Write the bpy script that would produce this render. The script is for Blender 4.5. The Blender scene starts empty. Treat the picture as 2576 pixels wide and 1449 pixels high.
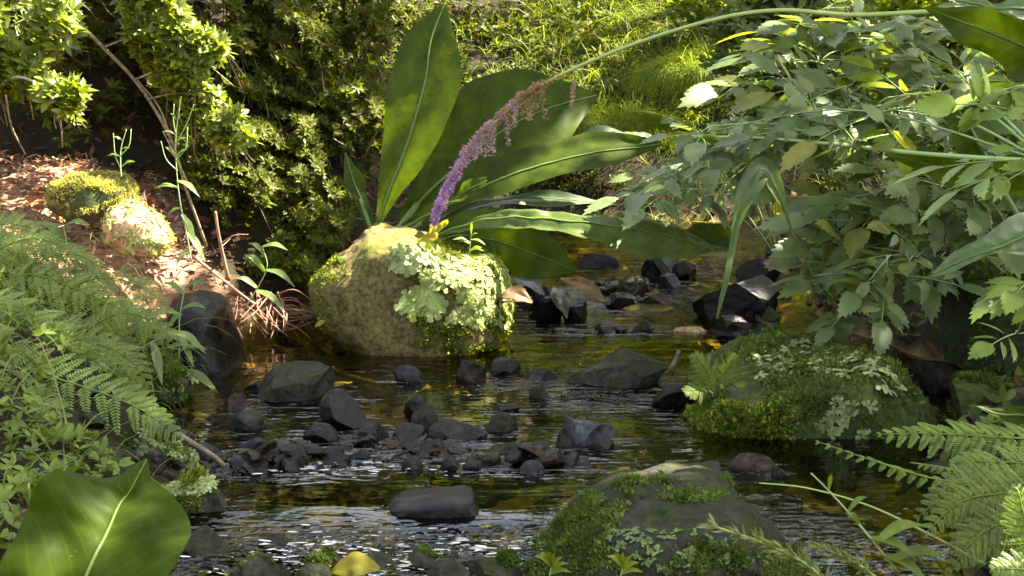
import bpy, math, random
import numpy as np
from mathutils import Vector

# ------------------------------------------------------------------ camera, sky, sun, exposure
sc = bpy.context.scene
col = sc.collection
rng = np.random.default_rng(7)
random.seed(7)
R = math.radians

CAM_H, FPX, PW, PH, YH = 0.9, 3354.0, 2576.0, 1449.0, 275.0
PITCH = math.atan((PH / 2 - YH) / FPX)
cam_d = bpy.data.cameras.new("camera")
cam = bpy.data.objects.new("camera", cam_d)
col.objects.link(cam)
cam.location = (0, 0, CAM_H)
cam.rotation_euler = (R(90) - PITCH, 0, 0)
cam_d.sensor_width = 36
cam_d.lens = 36 * FPX / PW
cam_d.clip_start = 0.05
cam_d.clip_end = 500
cam_d.dof.use_dof = True
cam_d.dof.focus_distance = 4.9
cam_d.dof.aperture_fstop = 22.0
sc.camera = cam

SUN = np.array([0.60, 0.10, 0.79]); SUN /= np.linalg.norm(SUN)
SUN_EL = math.asin(SUN[2]); SUN_AZ = math.atan2(SUN[0], SUN[1])
w = bpy.data.worlds.new("World"); sc.world = w; w.use_nodes = True
wn = w.node_tree.nodes; bg = wn["Background"]
sky = wn.new("ShaderNodeTexSky"); sky.sky_type = 'NISHITA'; sky.sun_disc = False
sky.sun_elevation = SUN_EL; sky.sun_rotation = SUN_AZ
sky.air_density = 1.0; sky.dust_density = 3.0; sky.ozone_density = 1.0
hs = wn.new("ShaderNodeHueSaturation"); hs.inputs["Saturation"].default_value = .45     # thin high haze whitens the blue
w.node_tree.links.new(sky.outputs[0], hs.inputs["Color"]); w.node_tree.links.new(hs.outputs[0], bg.inputs[0]); bg.inputs[1].default_value = 0.08
sl = bpy.data.lights.new("sun", 'SUN'); sl.energy = 5.0; sl.angle = R(0.5); sl.color = (1.0, 0.93, 0.80)
so = bpy.data.objects.new("sun", sl); col.objects.link(so)
so.rotation_euler = Vector(SUN).to_track_quat('Z', 'Y').to_euler()
so.location = (6, 4, 12)
sc.view_settings.view_transform = 'Standard'
sc.view_settings.look = 'None'
sc.view_settings.exposure = 3.55
sc.view_settings.use_white_balance = True
sc.view_settings.white_balance_temperature = 6850
sc.view_settings.white_balance_tint = 10
sc.view_settings.gamma = 1.0
cy = sc.cycles
cy.use_denoising = True
cy.max_bounces = 7; cy.diffuse_bounces = 3; cy.glossy_bounces = 3; cy.transmission_bounces = 4
cy.transparent_max_bounces = 12; cy.caustics_reflective = False; cy.caustics_refractive = False
cy.sample_clamp_indirect = 4.0

# ------------------------------------------------------------------ helpers
def ray(px, py):
    x = (px - PW / 2) / FPX; y = -(py - PH / 2) / FPX
    c, s = math.cos(PITCH), math.sin(PITCH)
    return np.array([x, c + y * s, -s + y * c])
def P(px, py, Y):
    d = ray(px, py); return np.array([0, 0, CAM_H]) + d * (Y / d[1])
def G(px, py, z=0.0):
    d = ray(px, py); return np.array([0, 0, CAM_H]) + d * ((z - CAM_H) / d[2])
def m_per_px(Y): return Y / FPX
def nz(v):
    v = np.asarray(v, float); return v / max(1e-9, np.linalg.norm(v))
def nrows(v): return v / np.maximum(1e-9, np.linalg.norm(v, axis=-1, keepdims=True))

def _hash(i, j, k, seed):
    h = (i * 374761393 + j * 668265263 + k * 2147483647 + seed * 974634777) & 0xFFFFFFFF
    h = ((h ^ (h >> 13)) * 1274126177) & 0xFFFFFFFF
    h = (h ^ (h >> 16)) & 0xFFFF
    return h / 65535.0
def vnoise(p, seed=0):
    p = np.asarray(p, float); f = np.floor(p).astype(np.int64); t = p - f; t = t * t * (3 - 2 * t)
    r = 0
    for a in (0, 1):
        for b in (0, 1):
            for c in (0, 1):
                wgt = (t[..., 0] if a else 1 - t[..., 0]) * (t[..., 1] if b else 1 - t[..., 1]) * (t[..., 2] if c else 1 - t[..., 2])
                r = r + wgt * _hash(f[..., 0] + a, f[..., 1] + b, f[..., 2] + c, seed)
    return r * 2 - 1
def fbm(p, seed=0, oct=4, gain=.5):
    r = 0; a = 1.0; p = np.asarray(p, float)
    for o in range(oct):
        r = r + a * vnoise(p * (2 ** o) + 17.3 * o, seed + o); a *= gain
    return r
def sstep(a, b, x):
    t = np.clip((np.asarray(x, float) - a) / (b - a), 0, 1); return t * t * (3 - 2 * t)

class MB:
    def __init__(s): s.v = []; s.f3 = []; s.f4 = []; s.n = 0; s.attr = {}
    def add(s, v, f3=None, f4=None, **attr):
        v = np.asarray(v, float).reshape(-1, 3)
        s.v.append(v)
        if f3 is not None and len(f3): s.f3.append(np.asarray(f3, int).reshape(-1, 3) + s.n)
        if f4 is not None and len(f4): s.f4.append(np.asarray(f4, int).reshape(-1, 4) + s.n)
        for k, a in attr.items(): s.attr.setdefault(k, []).append((s.n, np.asarray(a, float).reshape(-1)))
        s.n += len(v)
    def build(s, name, mat, parent=None, smooth=True, sharp=None):
        me = bpy.data.meshes.new(name)
        v = np.concatenate(s.v) if s.v else np.zeros((0, 3))
        if parent is not None:
            v = v - np.array(world_loc(parent))
        f3 = np.concatenate(s.f3) if s.f3 else np.zeros((0, 3), int)
        f4 = np.concatenate(s.f4) if s.f4 else np.zeros((0, 4), int)
        loops = np.concatenate([f3.ravel(), f4.ravel()])
        starts = np.concatenate([np.arange(len(f3)) * 3, len(f3) * 3 + np.arange(len(f4)) * 4])
        me.vertices.add(len(v)); me.vertices.foreach_set("co", v.ravel())
        me.loops.add(len(loops)); me.loops.foreach_set("vertex_index", loops.astype(np.int32))
        me.polygons.add(len(starts)); me.polygons.foreach_set("loop_start", starts.astype(np.int32))
        for k, chunks in s.attr.items():
            a = np.zeros(len(v))
            for o, c in chunks: a[o:o + len(c)] = c
            at = me.attributes.new(k, 'FLOAT', 'POINT'); at.data.foreach_set("value", a.astype(np.float32))
        me.update(calc_edges=True); me.validate()
        if smooth and len(me.polygons): me.polygons.foreach_set("use_smooth", np.ones(len(me.polygons), bool))
        if sharp: me.set_sharp_from_angle(angle=sharp)
        me.materials.append(mat)
        o = bpy.data.objects.new(name, me); col.objects.link(o)
        if parent is not None: o.parent = parent
        return o
    def allv(s): return np.concatenate(s.v)

WLOC = {}
def world_loc(o):
    p = np.array(o.location)
    return p + (world_loc(o.parent) if o.parent is not None else 0)
def tag(o, label=None, cat=None, group=None, kind=None):
    if label: o["label"] = label
    if cat: o["category"] = cat
    if group: o["group"] = group
    if kind: o["kind"] = kind
    return o
def thing(name, label, cat, loc, group=None):
    o = bpy.data.objects.new(name, None); col.objects.link(o)
    o.location = [float(c) for c in loc]; o.empty_display_size = 0.05
    return tag(o, label, cat, group)
def settle(o, loc):
    """move a one-mesh thing's origin to its base"""
    me = o.data; v = np.zeros(len(me.vertices) * 3); me.vertices.foreach_get("co", v)
    v = v.reshape(-1, 3) - np.asarray(loc); me.vertices.foreach_set("co", v.ravel()); me.update()
    o.location = [float(c) for c in loc]; return o

def catmull(pts, n):
    pts = np.asarray(pts, float); k = len(pts)
    if k == 2: return pts[0] + np.linspace(0, 1, n)[:, None] * (pts[1] - pts[0])
    ext = np.vstack([2 * pts[0] - pts[1], pts, 2 * pts[-1] - pts[-2]])
    t = np.linspace(0, k - 1 - 1e-6, n); i = t.astype(int); u = (t - i)[:, None]
    p0, p1, p2, p3 = ext[i], ext[i + 1], ext[i + 2], ext[i + 3]
    return .5 * (2 * p1 + (p2 - p0) * u + (2 * p0 - 5 * p1 + 4 * p2 - p3) * u ** 2 + (3 * p1 - p0 - 3 * p2 + p3) * u ** 3)
def tangents(c): return nrows(np.gradient(c, axis=0))
def tube(mb, pts, r0, r1=None, n=6, seg=None, raw=False):
    c = np.asarray(pts, float) if raw else catmull(pts, seg or max(6, 4 * len(pts)))
    T = tangents(c); m = len(c)
    rad = np.linspace(r0, r0 if r1 is None else r1, m) if np.isscalar(r0) else np.interp(np.linspace(0, 1, m), np.linspace(0, 1, len(r0)), r0)
    up = np.array([0.13, 0.2, 0.97]); S = nrows(np.cross(T, up)); N = np.cross(S, T)
    a = np.arange(n) * 2 * math.pi / n
    v = c[:, None] + rad[:, None, None] * (np.cos(a)[None, :, None] * S[:, None] + np.sin(a)[None, :, None] * N[:, None])
    i = np.arange(m - 1)[:, None] * n; j = np.arange(n)[None]; j2 = (j + 1) % n
    f4 = np.stack([i + j, i + j2, i + n + j2, i + n + j], -1).reshape(-1, 4)
    vv = np.vstack([v.reshape(-1, 3), c[:1], c[-1:]])
    k = m * n
    f3 = [[j3, k, (j3 + 1) % n] for j3 in range(n)] + [[(m - 1) * n + j3, (m - 1) * n + (j3 + 1) % n, k + 1] for j3 in range(n)]
    mb.add(vv, f3, f4); return c

def simple_leaves(mb, base, d, nrm, L, Wd, fold=.18, bend=.15):
    base = np.asarray(base, float); d = nrows(np.asarray(d, float)); N = len(base)
    if N == 0: return
    S = nrows(np.cross(d, nrm)); nn = np.cross(S, d)
    L = np.broadcast_to(L, N)[:, None]; Wd = np.broadcast_to(Wd, N)[:, None]
    def pt(t, u, dz): return base + d * (L * t) + S * (Wd * u) + nn * (dz * L)
    f = fold * Wd / np.maximum(L, 1e-6)
    v = np.stack([pt(0, 0, 0), pt(.55, 0, -f * .5), pt(1, 0, -bend), pt(.3, .42, f * .6), pt(.68, .40, f * .6 - bend * .35), pt(.3, -.42, f * .6), pt(.68, -.40, f * .6 - bend * .35)], 1)
    o = (np.arange(N) * 7)[:, None]
    f4 = np.concatenate([o + [[0, 3, 4, 1]], o + [[0, 1, 6, 5]]]); f3 = np.concatenate([o + [[1, 4, 2]], o + [[1, 2, 6]]])
    mb.add(v.reshape(-1, 3), f3, f4)

def serrated(mb, b, d, nrm, L, Wd, n=6, bend=.25, fold=.15):
    d = nz(d); S = nz(np.cross(d, nrm)); nn = np.cross(S, d)
    t = np.linspace(0, 1, n + 1); hw = Wd * np.sin(np.pi * np.clip(t, 0, 1) ** .72) ** 1.1; hw[0] = hw[-1] = 0.002 * Wd
    b = np.asarray(b, float)
    def pt(tt, u): return b + d * (tt * L) + S * u - nn * (bend * L * tt * tt) + nn * abs(u) * fold
    v = [pt(x, 0) for x in t]; f3 = []; f4 = []
    for sgn in (1, -1):
        o = len(v)
        for i in range(n + 1): v.append(pt(t[i], sgn * hw[i]))
        o2 = len(v)
        for i in range(n): v.append(pt(t[i] + 1.15 / n, sgn * (max(hw[i], hw[i + 1]) * 1.0 + .06 * Wd)) if i < n - 1 else pt(1.03, sgn * .04 * Wd))
        for i in range(n):
            f4.append([i, i + 1, o + i + 1, o + i] if sgn < 0 else [i, o + i, o + i + 1, i + 1])
            f3.append([o + i, o2 + i, o + i + 1] if sgn > 0 else [o + i, o + i + 1, o2 + i])
    mb.add(np.array(v), f3, f4)

def big_leaf(mb, pts, hw, nrm, wav=.017, fold=.12, nseg=40, nw=8, pleat=.0025, seed=0, curl=0.0):
    c = catmull(pts, nseg); T = tangents(c); N0 = nz(nrm)
    hwv = np.interp(np.linspace(0, 1, nseg), np.linspace(0, 1, len(hw)), hw)
    k = np.array([.25, .5, .25]); hs = hwv.copy(); hs[1:-1] = np.convolve(hwv, k, 'valid'); hwv = hs
    S = nrows(np.cross(T, N0)); NN = np.cross(S, T)
    s = np.linspace(0, 1, nseg)
    u = np.linspace(-1, 1, 2 * nw + 1)
    ln = np.sum(np.linalg.norm(np.diff(c, axis=0), axis=1))
    V = []
    for j, uu in enumerate(u):
        sg = 1 if uu > 0 else -1
        edge = 1 + .05 * vnoise(np.stack([s * 9 + seed * 3.1, s * 0 + sg * 5.5, s * 0 + seed], -1), 3) * abs(uu) ** 2
        wv = wav * np.sin(s * 13 + sg * 1.7 + seed) * abs(uu) ** 1.6 + wav * .7 * vnoise(np.stack([s * 5 + uu, s * 0 + uu * 2 + seed, s * 0], -1), 9)
        pl = pleat * np.sin((s * ln - .35 * abs(uu) * hwv) * 150) * (1 - abs(abs(uu) - .5) * 1.2)
        off = fold * hwv * abs(uu) - curl * hwv * uu * uu + wv * np.minimum(1, hwv / .05) + pl
        V.append(c + S * (uu * hwv * edge)[:, None] + NN * off[:, None])
    V = np.stack(V, 1); m = 2 * nw + 1
    i = np.arange(nseg - 1)[:, None] * m; j = np.arange(m - 1)[None]
    f4 = np.stack([i + j, i + j + 1, i + m + j + 1, i + m + j], -1).reshape(-1, 4)
    mb.add(V.reshape(-1, 3), None, f4, across=np.tile(u, nseg) , along=np.repeat(s * ln, m), half=np.repeat(hwv, m))
    return V[:, nw], NN

def frond(mb, pts, plen, nrm, npin=22, stipe=.12, M=9, rach=.003, droop=.25):
    c = catmull(pts, npin + 1); gap = np.sum(np.linalg.norm(np.diff(c, axis=0), axis=1)) / npin; T = tangents(c); S = nrows(np.cross(T, nz(nrm))); N = np.cross(S, T)
    tube(mb, c, rach, rach * .3, n=5, raw=True)
    B = []; D = []; NR = []; LL = []; WW = []
    for i in range(npin + 1):
        t = i / npin
        if t < stipe: continue
        q = (t - stipe) / (1 - stipe)
        L = plen * min(1, .55 + q * 3) * (1 - q) ** .75 * (1 + .14 * rng.normal()) + .008
        for sg in (1, -1):
            if rng.random() < .05: continue
            dp = nz(S[i] * sg + T[i] * (.35 + .5 * q) - N[i] * .15 + rng.normal(size=3) * .07)
            for k in range(M):
                w_ = (k + .6) / M; pos = c[i] + dp * L * w_ - N[i] * droop * L * w_ * w_
                d2 = nz(dp - N[i] * 2 * droop * w_)
                side = nz(np.cross(d2, N[i]))
                pl = min(.62 * gap, .28 * L) * (1 - w_) ** .55 * (.85 + .3 * rng.random()) + .002
                for s2 in (1, -1):
                    B.append(pos); D.append(nz(side * s2 + d2 * .55)); NR.append(N[i] + rng.normal(size=3) * .15); LL.append(pl); WW.append(L / M * .9)
            tube(mb, np.array([c[i], c[i] + dp * L * .5 - N[i] * droop * L * .25, c[i] + dp * L * .98 - N[i] * droop * L * .96]), rach * .4, rach * .12, n=3, seg=4)
    simple_leaves(mb, np.array(B), np.array(D), np.array(NR), np.array(LL), np.array(WW), fold=.1, bend=.1)

def blades(mb, base, hdir, L, Wd, up=1.0, droop=1.2, seg=5):
    """grass blades: start along up*z + hdir, fall over with gravity"""
    base = np.asarray(base, float); N = len(base)
    d = nrows(hdir + np.array([0, 0, 1]) * np.broadcast_to(up, N)[:, None]); L = np.broadcast_to(L, N); Wd = np.broadcast_to(Wd, N); droop = np.broadcast_to(droop, N)
    p = base.copy(); S = nrows(np.cross(d, rng.normal(size=(N, 3)))); V = []
    for k in range(seg + 1):
        t = k / seg; ww = (Wd * (1 - t) ** .7 * .5)[:, None] + .0002
        V += [p - S * ww, p + S * ww]
        d = nrows(d + np.array([0, 0, -1]) * (droop / seg)[:, None]); p = p + d * (L / seg)[:, None]
    V = np.stack(V, 1); o = (np.arange(N) * (2 * seg + 2))[:, None]
    f4 = np.concatenate([o + [[2 * k, 2 * k + 1, 2 * k + 3, 2 * k + 2]] for k in range(seg)])
    mb.add(V.reshape(-1, 3), None, f4)

def rosettes(mb, c, up, n=6, L=.04, W=.35, seed=0):
    c = np.asarray(c, float); N = len(c)
    up = nrows(up)
    a = nrows(np.cross(up, rng.normal(size=(N, 3)))); b = np.cross(up, a)
    for k in range(n):
        th = 2 * math.pi * k / n + rng.normal(size=N) * .3
        d = a * np.cos(th)[:, None] + b * np.sin(th)[:, None] + up * (.25 + rng.random(N) * .6)[:, None]
        l = L * (.65 + rng.random(N) * .6)
        simple_leaves(mb, c, d, up + rng.normal(size=(N, 3)) * .25, l, l * W)

def in_poly(px, py, poly):
    r = np.zeros(len(px), bool); n = len(poly)
    for i in range(n):
        x1, y1 = poly[i]; x2, y2 = poly[(i + 1) % n]
        if y1 == y2: continue
        cnd = ((y1 > py) != (y2 > py)) & (px < (x2 - x1) * (py - y1) / (y2 - y1) + x1)
        r ^= cnd
    return r
def poly_pts(poly, n):
    poly = np.asarray(poly, float); lo, hi = poly.min(0), poly.max(0); X = []; Yy = []; c = 0
    while c < n:
        q = lo + rng.random((n * 2, 2)) * (hi - lo); q = q[in_poly(q[:, 0], q[:, 1], poly)]
        X.append(q); c += len(q)
    return np.concatenate(X)[:n]

# ------------------------------------------------------------------ materials
def newmat(name):
    m = bpy.data.materials.new(name); m.use_nodes = True; nt = m.node_tree; nt.nodes.clear()
    out = nt.nodes.new("ShaderNodeOutputMaterial"); return m, nt, out
def N_(nt, t, **kw):
    n = nt.nodes.new(t)
    for k, v in kw.items(): setattr(n, k, v)
    return n
def ramp(nt, cols, fac, pos=None, interp='LINEAR'):
    r = N_(nt, "ShaderNodeValToRGB"); e = r.color_ramp.elements; r.color_ramp.interpolation = interp
    pos = pos or [i / max(1, len(cols) - 1) for i in range(len(cols))]
    while len(e) < len(cols): e.new(.5)
    for i, (c, p) in enumerate(zip(cols, pos)): e[i].position = p; e[i].color = (*c, 1)
    nt.links.new(fac, r.inputs[0]); return r.outputs[0]
def noise_n(nt, scale, detail=4, rough=.55, coord=None):
    n = N_(nt, "ShaderNodeTexNoise"); n.inputs["Scale"].default_value = scale; n.inputs["Detail"].default_value = detail; n.inputs["Roughness"].default_value = rough
    if coord is None:
        g = N_(nt, "ShaderNodeNewGeometry"); coord = g.outputs["Position"]
    nt.links.new(coord, n.inputs["Vector"]); return n.outputs[0]
def mixc(nt, a, b, fac, mode='MIX'):
    m = N_(nt, "ShaderNodeMix", data_type='RGBA', blend_type=mode)
    if isinstance(fac, float): m.inputs[0].default_value = fac
    else: nt.links.new(fac, m.inputs[0])
    for s, x in ((6, a), (7, b)):
        if isinstance(x, tuple): m.inputs[s].default_value = (*x, 1)
        else: nt.links.new(x, m.inputs[s])
    return m.outputs[2]

def leafmat(name, cols, trans=.45, rough=.45, spec=.3, tcol=(1.5, 1.5, .5), vein=None):
    m, nt, out = newmat(name); g = N_(nt, "ShaderNodeNewGeometry")
    c = ramp(nt, cols, g.outputs["Random Per Island"])
    nzv = noise_n(nt, 14, 3)
    c = mixc(nt, c, ramp(nt, [(.55, .55, .5), (1.25, 1.2, 1.1)], nzv, [.3, .7]), 1.0, 'MULTIPLY')
    if vein:
        sp_ = ramp(nt, [(0, 0, 0), (1, 1, 1)], noise_n(nt, 55, 3, .6), [.70, .74]); c = mixc(nt, c, (.09, .075, .012), sp_)
        a = N_(nt, "ShaderNodeAttribute", attribute_name="across"); al = N_(nt, "ShaderNodeAttribute", attribute_name="along"); hf = N_(nt, "ShaderNodeAttribute", attribute_name="half")
        ab = N_(nt, "ShaderNodeMath", operation='ABSOLUTE'); nt.links.new(a.outputs["Fac"], ab.inputs[0])
        mu = N_(nt, "ShaderNodeMath", operation='MULTIPLY'); nt.links.new(ab.outputs[0], mu.inputs[0]); nt.links.new(hf.outputs["Fac"], mu.inputs[1])
        m2 = N_(nt, "ShaderNodeMath", operation='MULTIPLY_ADD'); nt.links.new(mu.outputs[0], m2.inputs[0]); m2.inputs[1].default_value = -.9; nt.links.new(al.outputs["Fac"], m2.inputs[2])
        m3 = N_(nt, "ShaderNodeMath", operation='MULTIPLY'); nt.links.new(m2.outputs[0], m3.inputs[0]); m3.inputs[1].default_value = 190.
        sn = N_(nt, "ShaderNodeMath", operation='SINE'); nt.links.new(m3.outputs[0], sn.inputs[0])
        c = mixc(nt, c, ramp(nt, [(0, 0, 0), vein], sn.outputs[0], [.80, 1.0]), .55, 'ADD')
    b = N_(nt, "ShaderNodeBsdfPrincipled"); nt.links.new(c, b.inputs["Base Color"]); b.inputs["Roughness"].default_value = rough; b.inputs["Specular IOR Level"].default_value = spec
    t = N_(nt, "ShaderNodeBsdfTranslucent"); nt.links.new(mixc(nt, c, tcol, 1.0, 'MULTIPLY'), t.inputs[0])
    mx = N_(nt, "ShaderNodeMixShader"); mx.inputs[0].default_value = trans
    nt.links.new(b.outputs[0], mx.inputs[1]); nt.links.new(t.outputs[0], mx.inputs[2]); nt.links.new(mx.outputs[0], out.inputs[0])
    return m

def rockmat(name, cols, moss=None, moss_lo=.5, moss_hi=.62, rough=.5, bump=.5, scale=9, spec=.14, upw=.5, fine=60.):
    """stone: blotchy base, moss cover by noise plus the way a face points"""
    m, nt, out = newmat(name)
    n1 = noise_n(nt, scale, 6, .65); c = ramp(nt, cols, n1, [.3 + .4 * i / max(1, len(cols) - 1) for i in range(len(cols))])
    n2 = noise_n(nt, fine, 5, .7)
    c = mixc(nt, c, ramp(nt, [(.35, .35, .35), (1.7, 1.7, 1.7)], n2, [.35, .68]), 1.0, 'MULTIPLY')
    b = N_(nt, "ShaderNodeBsdfPrincipled"); rv = ramp(nt, [(rough * .7,) * 3, (min(1, rough * 1.4),) * 3], n1, [.35, .65])
    if moss:
        g = N_(nt, "ShaderNodeNewGeometry"); sx = N_(nt, "ShaderNodeSeparateXYZ"); nt.links.new(g.outputs["Normal"], sx.inputs[0])
        ma = N_(nt, "ShaderNodeMath", operation='MULTIPLY_ADD'); nt.links.new(sx.outputs[2], ma.inputs[0]); ma.inputs[1].default_value = upw * .35
        nt.links.new(noise_n(nt, scale * .8, 5, .6), ma.inputs[2])
        f = ramp(nt, [(0, 0, 0), (1, 1, 1)], ma.outputs[0], [moss_lo, moss_hi])
        mc = ramp(nt, moss, noise_n(nt, 35, 4), [.35, .65])
        c = mixc(nt, c, mc, f); rv = mixc(nt, rv, (.95, .95, .95), f)
    nt.links.new(c, b.inputs["Base Color"]); nt.links.new(rv, b.inputs["Roughness"]); b.inputs["Specular IOR Level"].default_value = spec
    bp = N_(nt, "ShaderNodeBump"); bp.inputs["Strength"].default_value = bump; bp.inputs["Distance"].default_value = .012
    nt.links.new(noise_n(nt, fine * .6, 8, .7), bp.inputs["Height"]); nt.links.new(bp.outputs[0], b.inputs["Normal"])
    nt.links.new(b.outputs[0], out.inputs[0]); return m

def plainmat(name, cols, rough=.7, scale=30, spec=.3, bump=.3):
    m, nt, out = newmat(name); n1 = noise_n(nt, scale, 5, .65)
    g = N_(nt, "ShaderNodeNewGeometry")
    c = ramp(nt, cols, n1, [.3 + .4 * i / max(1, len(cols) - 1) for i in range(len(cols))])
    c = mixc(nt, c, ramp(nt, [(.6, .6, .6), (1.35, 1.35, 1.35)], g.outputs["Random Per Island"]), 1.0, 'MULTIPLY')
    b = N_(nt, "ShaderNodeBsdfPrincipled"); nt.links.new(c, b.inputs["Base Color"]); b.inputs["Roughness"].default_value = rough; b.inputs["Specular IOR Level"].default_value = spec
    bp = N_(nt, "ShaderNodeBump"); bp.inputs["Strength"].default_value = bump; bp.inputs["Distance"].default_value = .005
    nt.links.new(n1, bp.inputs["Height"]); nt.links.new(bp.outputs[0], b.inputs["Normal"]); nt.links.new(b.outputs[0], out.inputs[0]); return m

M = {}
M['cabbage'] = leafmat('cabbage_leaf', [(.034, .060, .005), (.046, .075, .006)], .5, .5, .14, (1.7, 1.6, .3), (.014, .016, .002))
M['front_leaf'] = leafmat('near_paddle_leaf', [(.036, .066, .005), (.040, .072, .005)], .5, .5, .10, (1.7, 1.6, .3), (.020, .022, .003))
M['cabbage_yellow'] = leafmat('yellowing_leaf', [(.22, .20, .02), (.26, .24, .03)], .5, .45, .3, (1.5, 1.4, .5), (.03, .03, .0))
M['grey_leaf'] = leafmat('grey_green_leaf', [(.07, .12, .05), (.09, .14, .06)], .4, .4, .5, (1.4, 1.5, .5), (.02, .03, .01))
M['pleated_leaf'] = leafmat('pleated_leaf', [(.06, .10, .018), (.075, .115, .022)], .5, .42, .35, (1.6, 1.6, .35), (.03, .035, .008))
M['midrib'] = plainmat('midrib', [(.05, .09, .014), (.08, .125, .025)], .45)
M['petiole'] = plainmat('petiole', [(.05, .08, .015), (.07, .11, .02)], .45)
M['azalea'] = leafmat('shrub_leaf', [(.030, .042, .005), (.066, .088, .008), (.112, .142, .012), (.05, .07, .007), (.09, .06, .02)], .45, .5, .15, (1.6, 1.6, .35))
M['azalea_lit'] = leafmat('fresh_shrub_leaf', [(.10, .14, .014), (.14, .185, .018), (.18, .21, .024)], .42, .38, .45, (1.5, 1.5, .35))  # brighter copy of the shrub leaf, sunlight put into the colour
M['redleaf'] = leafmat('red_leaf', [(.18, .03, .015), (.20, .06, .02)], .4, .5, .3, (1.3, 1.1, .6))
M['astilbe'] = leafmat('serrated_leaf', [(.055, .10, .028), (.10, .155, .055), (.15, .20, .085), (.075, .125, .035), (.17, .18, .035)], .42, .44, .38, (1.8, 1.7, .4))
M['grass'] = leafmat('grass_blade', [(.105, .165, .012), (.145, .21, .016), (.19, .24, .025), (.08, .125, .011)], .5, .5, .15, (1.5, 1.4, .35))
M['pale_grass'] = leafmat('pale_grass_blade', [(.16, .19, .06), (.22, .24, .09), (.10, .14, .03)], .4, .5, .3)
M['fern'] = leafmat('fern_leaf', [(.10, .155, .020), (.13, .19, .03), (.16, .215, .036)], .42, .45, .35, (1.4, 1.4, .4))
M['fern_lit'] = leafmat('bright_fern_leaf', [(.14, .225, .04), (.18, .27, .055)], .42, .45, .35, (1.4, 1.4, .4))  # lighter copy of the fern leaf, light put into the colour
M['weed'] = leafmat('weed_leaf', [(.08, .14, .03), (.12, .185, .045), (.16, .22, .06)], .42, .42, .4, (1.4, 1.4, .4))
M['moss'] = leafmat('moss_tuft', [(.07, .11, .012), (.13, .17, .02), (.18, .21, .03), (.04, .07, .01)], .3, .8, .1, (1.3, 1.3, .4))
M['moss_dark'] = leafmat('dark_moss_tuft', [(.045, .072, .013), (.085, .125, .022), (.13, .175, .04), (.03, .048, .010), (.15, .175, .06)], .3, .8, .1, (1.3, 1.3, .4))
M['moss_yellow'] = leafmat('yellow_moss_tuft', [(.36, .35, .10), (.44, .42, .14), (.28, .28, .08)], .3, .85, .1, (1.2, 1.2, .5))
M['lichen'] = leafmat('lichen_lobe', [(.24, .31, .10), (.34, .41, .15), (.17, .23, .07), (.31, .36, .09), (.38, .42, .22)], .25, .75, .2, (1.1, 1.1, .7))
M['lichen_grey'] = leafmat('grey_lichen_lobe', [(.18, .235, .10), (.28, .33, .16), (.12, .165, .06)], .2, .8, .2, (1.1, 1.1, .7))
M['liverwort'] = leafmat('liverwort_lobe', [(.10, .16, .05), (.16, .22, .07), (.07, .12, .03)], .25, .6, .3, (1.1, 1.1, .6))
M['canopy'] = leafmat('canopy_leaf', [(.05, .09, .02), (.07, .12, .025)], .35, .5, .3, (1.4, 1.4, .4))
M['bark'] = plainmat('bark', [(.05, .035, .022), (.12, .09, .06), (.20, .17, .12)], .85, 25, .2, .8)
M['twig'] = plainmat('twig_bark', [(.16, .09, .05), (.26, .17, .10)], .8, 40)
M['pale_bark'] = plainmat('pale_branch_bark', [(.07, .045, .02), (.26, .21, .13), (.05, .035, .018)], .8, 28)
M['root'] = plainmat('root_bark', [(.13, .06, .035), (.24, .13, .08)], .8, 40)
M['stalk'] = plainmat('stalk', [(.20, .27, .07), (.26, .30, .09)], .5, 20)
M['stalk_green'] = plainmat('green_stalk', [(.16, .25, .08), (.22, .31, .11)], .5, 20)
M['litter'] = leafmat('leaf_litter', [(.38, .22, .15), (.50, .32, .22), (.26, .13, .085), (.56, .42, .29), (.42, .26, .21)], .15, .8, .2, (1.2, 1., .7))
M['darklitter'] = leafmat('dark_leaf_litter', [(.07, .03, .018), (.14, .06, .03), (.05, .03, .02), (.2, .11, .05)], .15, .6, .3, (1.2, 1., .7))
M['brownleaf'] = leafmat('brown_leaf', [(.14, .085, .04), (.2, .12, .06)], .3, .6, .3, (1.3, 1.1, .6))
M['grayleaf'] = leafmat('sodden_leaf', [(.012, .012, .009), (.028, .027, .02)], .15, .4, .5, (1, 1, .8))
M['purple'] = leafmat('purple_floret', [(.46, .26, .50), (.58, .38, .62), (.50, .30, .52)], .35, .7, .2, (1.2, 1., 1.3))
M['mauve'] = leafmat('faded_floret', [(.48, .32, .40), (.52, .36, .40), (.42, .27, .29)], .35, .8, .15, (1.1, 1., 1.))
M['brownfl'] = leafmat('withered_floret', [(.34, .21, .14), (.42, .28, .18), (.26, .16, .10)], .3, .85, .15, (1.1, 1., .8))
M['wet'] = rockmat('wet_black_stone', [(.002, .002, .002), (.004, .004, .004), (.010, .0102, .010)], rough=.15, bump=.6, spec=.17, fine=40.)
M['wetgrey'] = rockmat('wet_grey_stone', [(.0025, .0025, .0025), (.006, .006, .006), (.026, .026, .025)], rough=.15, bump=.6, spec=.17, fine=40.)
M['wetblue'] = rockmat('wet_blue_stone', [(.006, .006, .007), (.022, .0225, .026), (.085, .088, .10)], rough=.15, bump=.6, spec=.17, fine=40.)
M['wetbrown'] = rockmat('wet_brown_stone', [(.004, .003, .002), (.011, .0075, .0045), (.036, .027, .017)], rough=.15, bump=.6, spec=.17, fine=40.)
M['orange'] = rockmat('rusty_wet_stone', [(.012, .007, .004), (.06, .026, .010), (.03, .02, .011)], rough=.4, bump=.5)
M['tan'] = rockmat('tan_stone', [(.25, .14, .07), (.38, .24, .13), (.45, .33, .2)], rough=.6, bump=.5)
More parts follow.
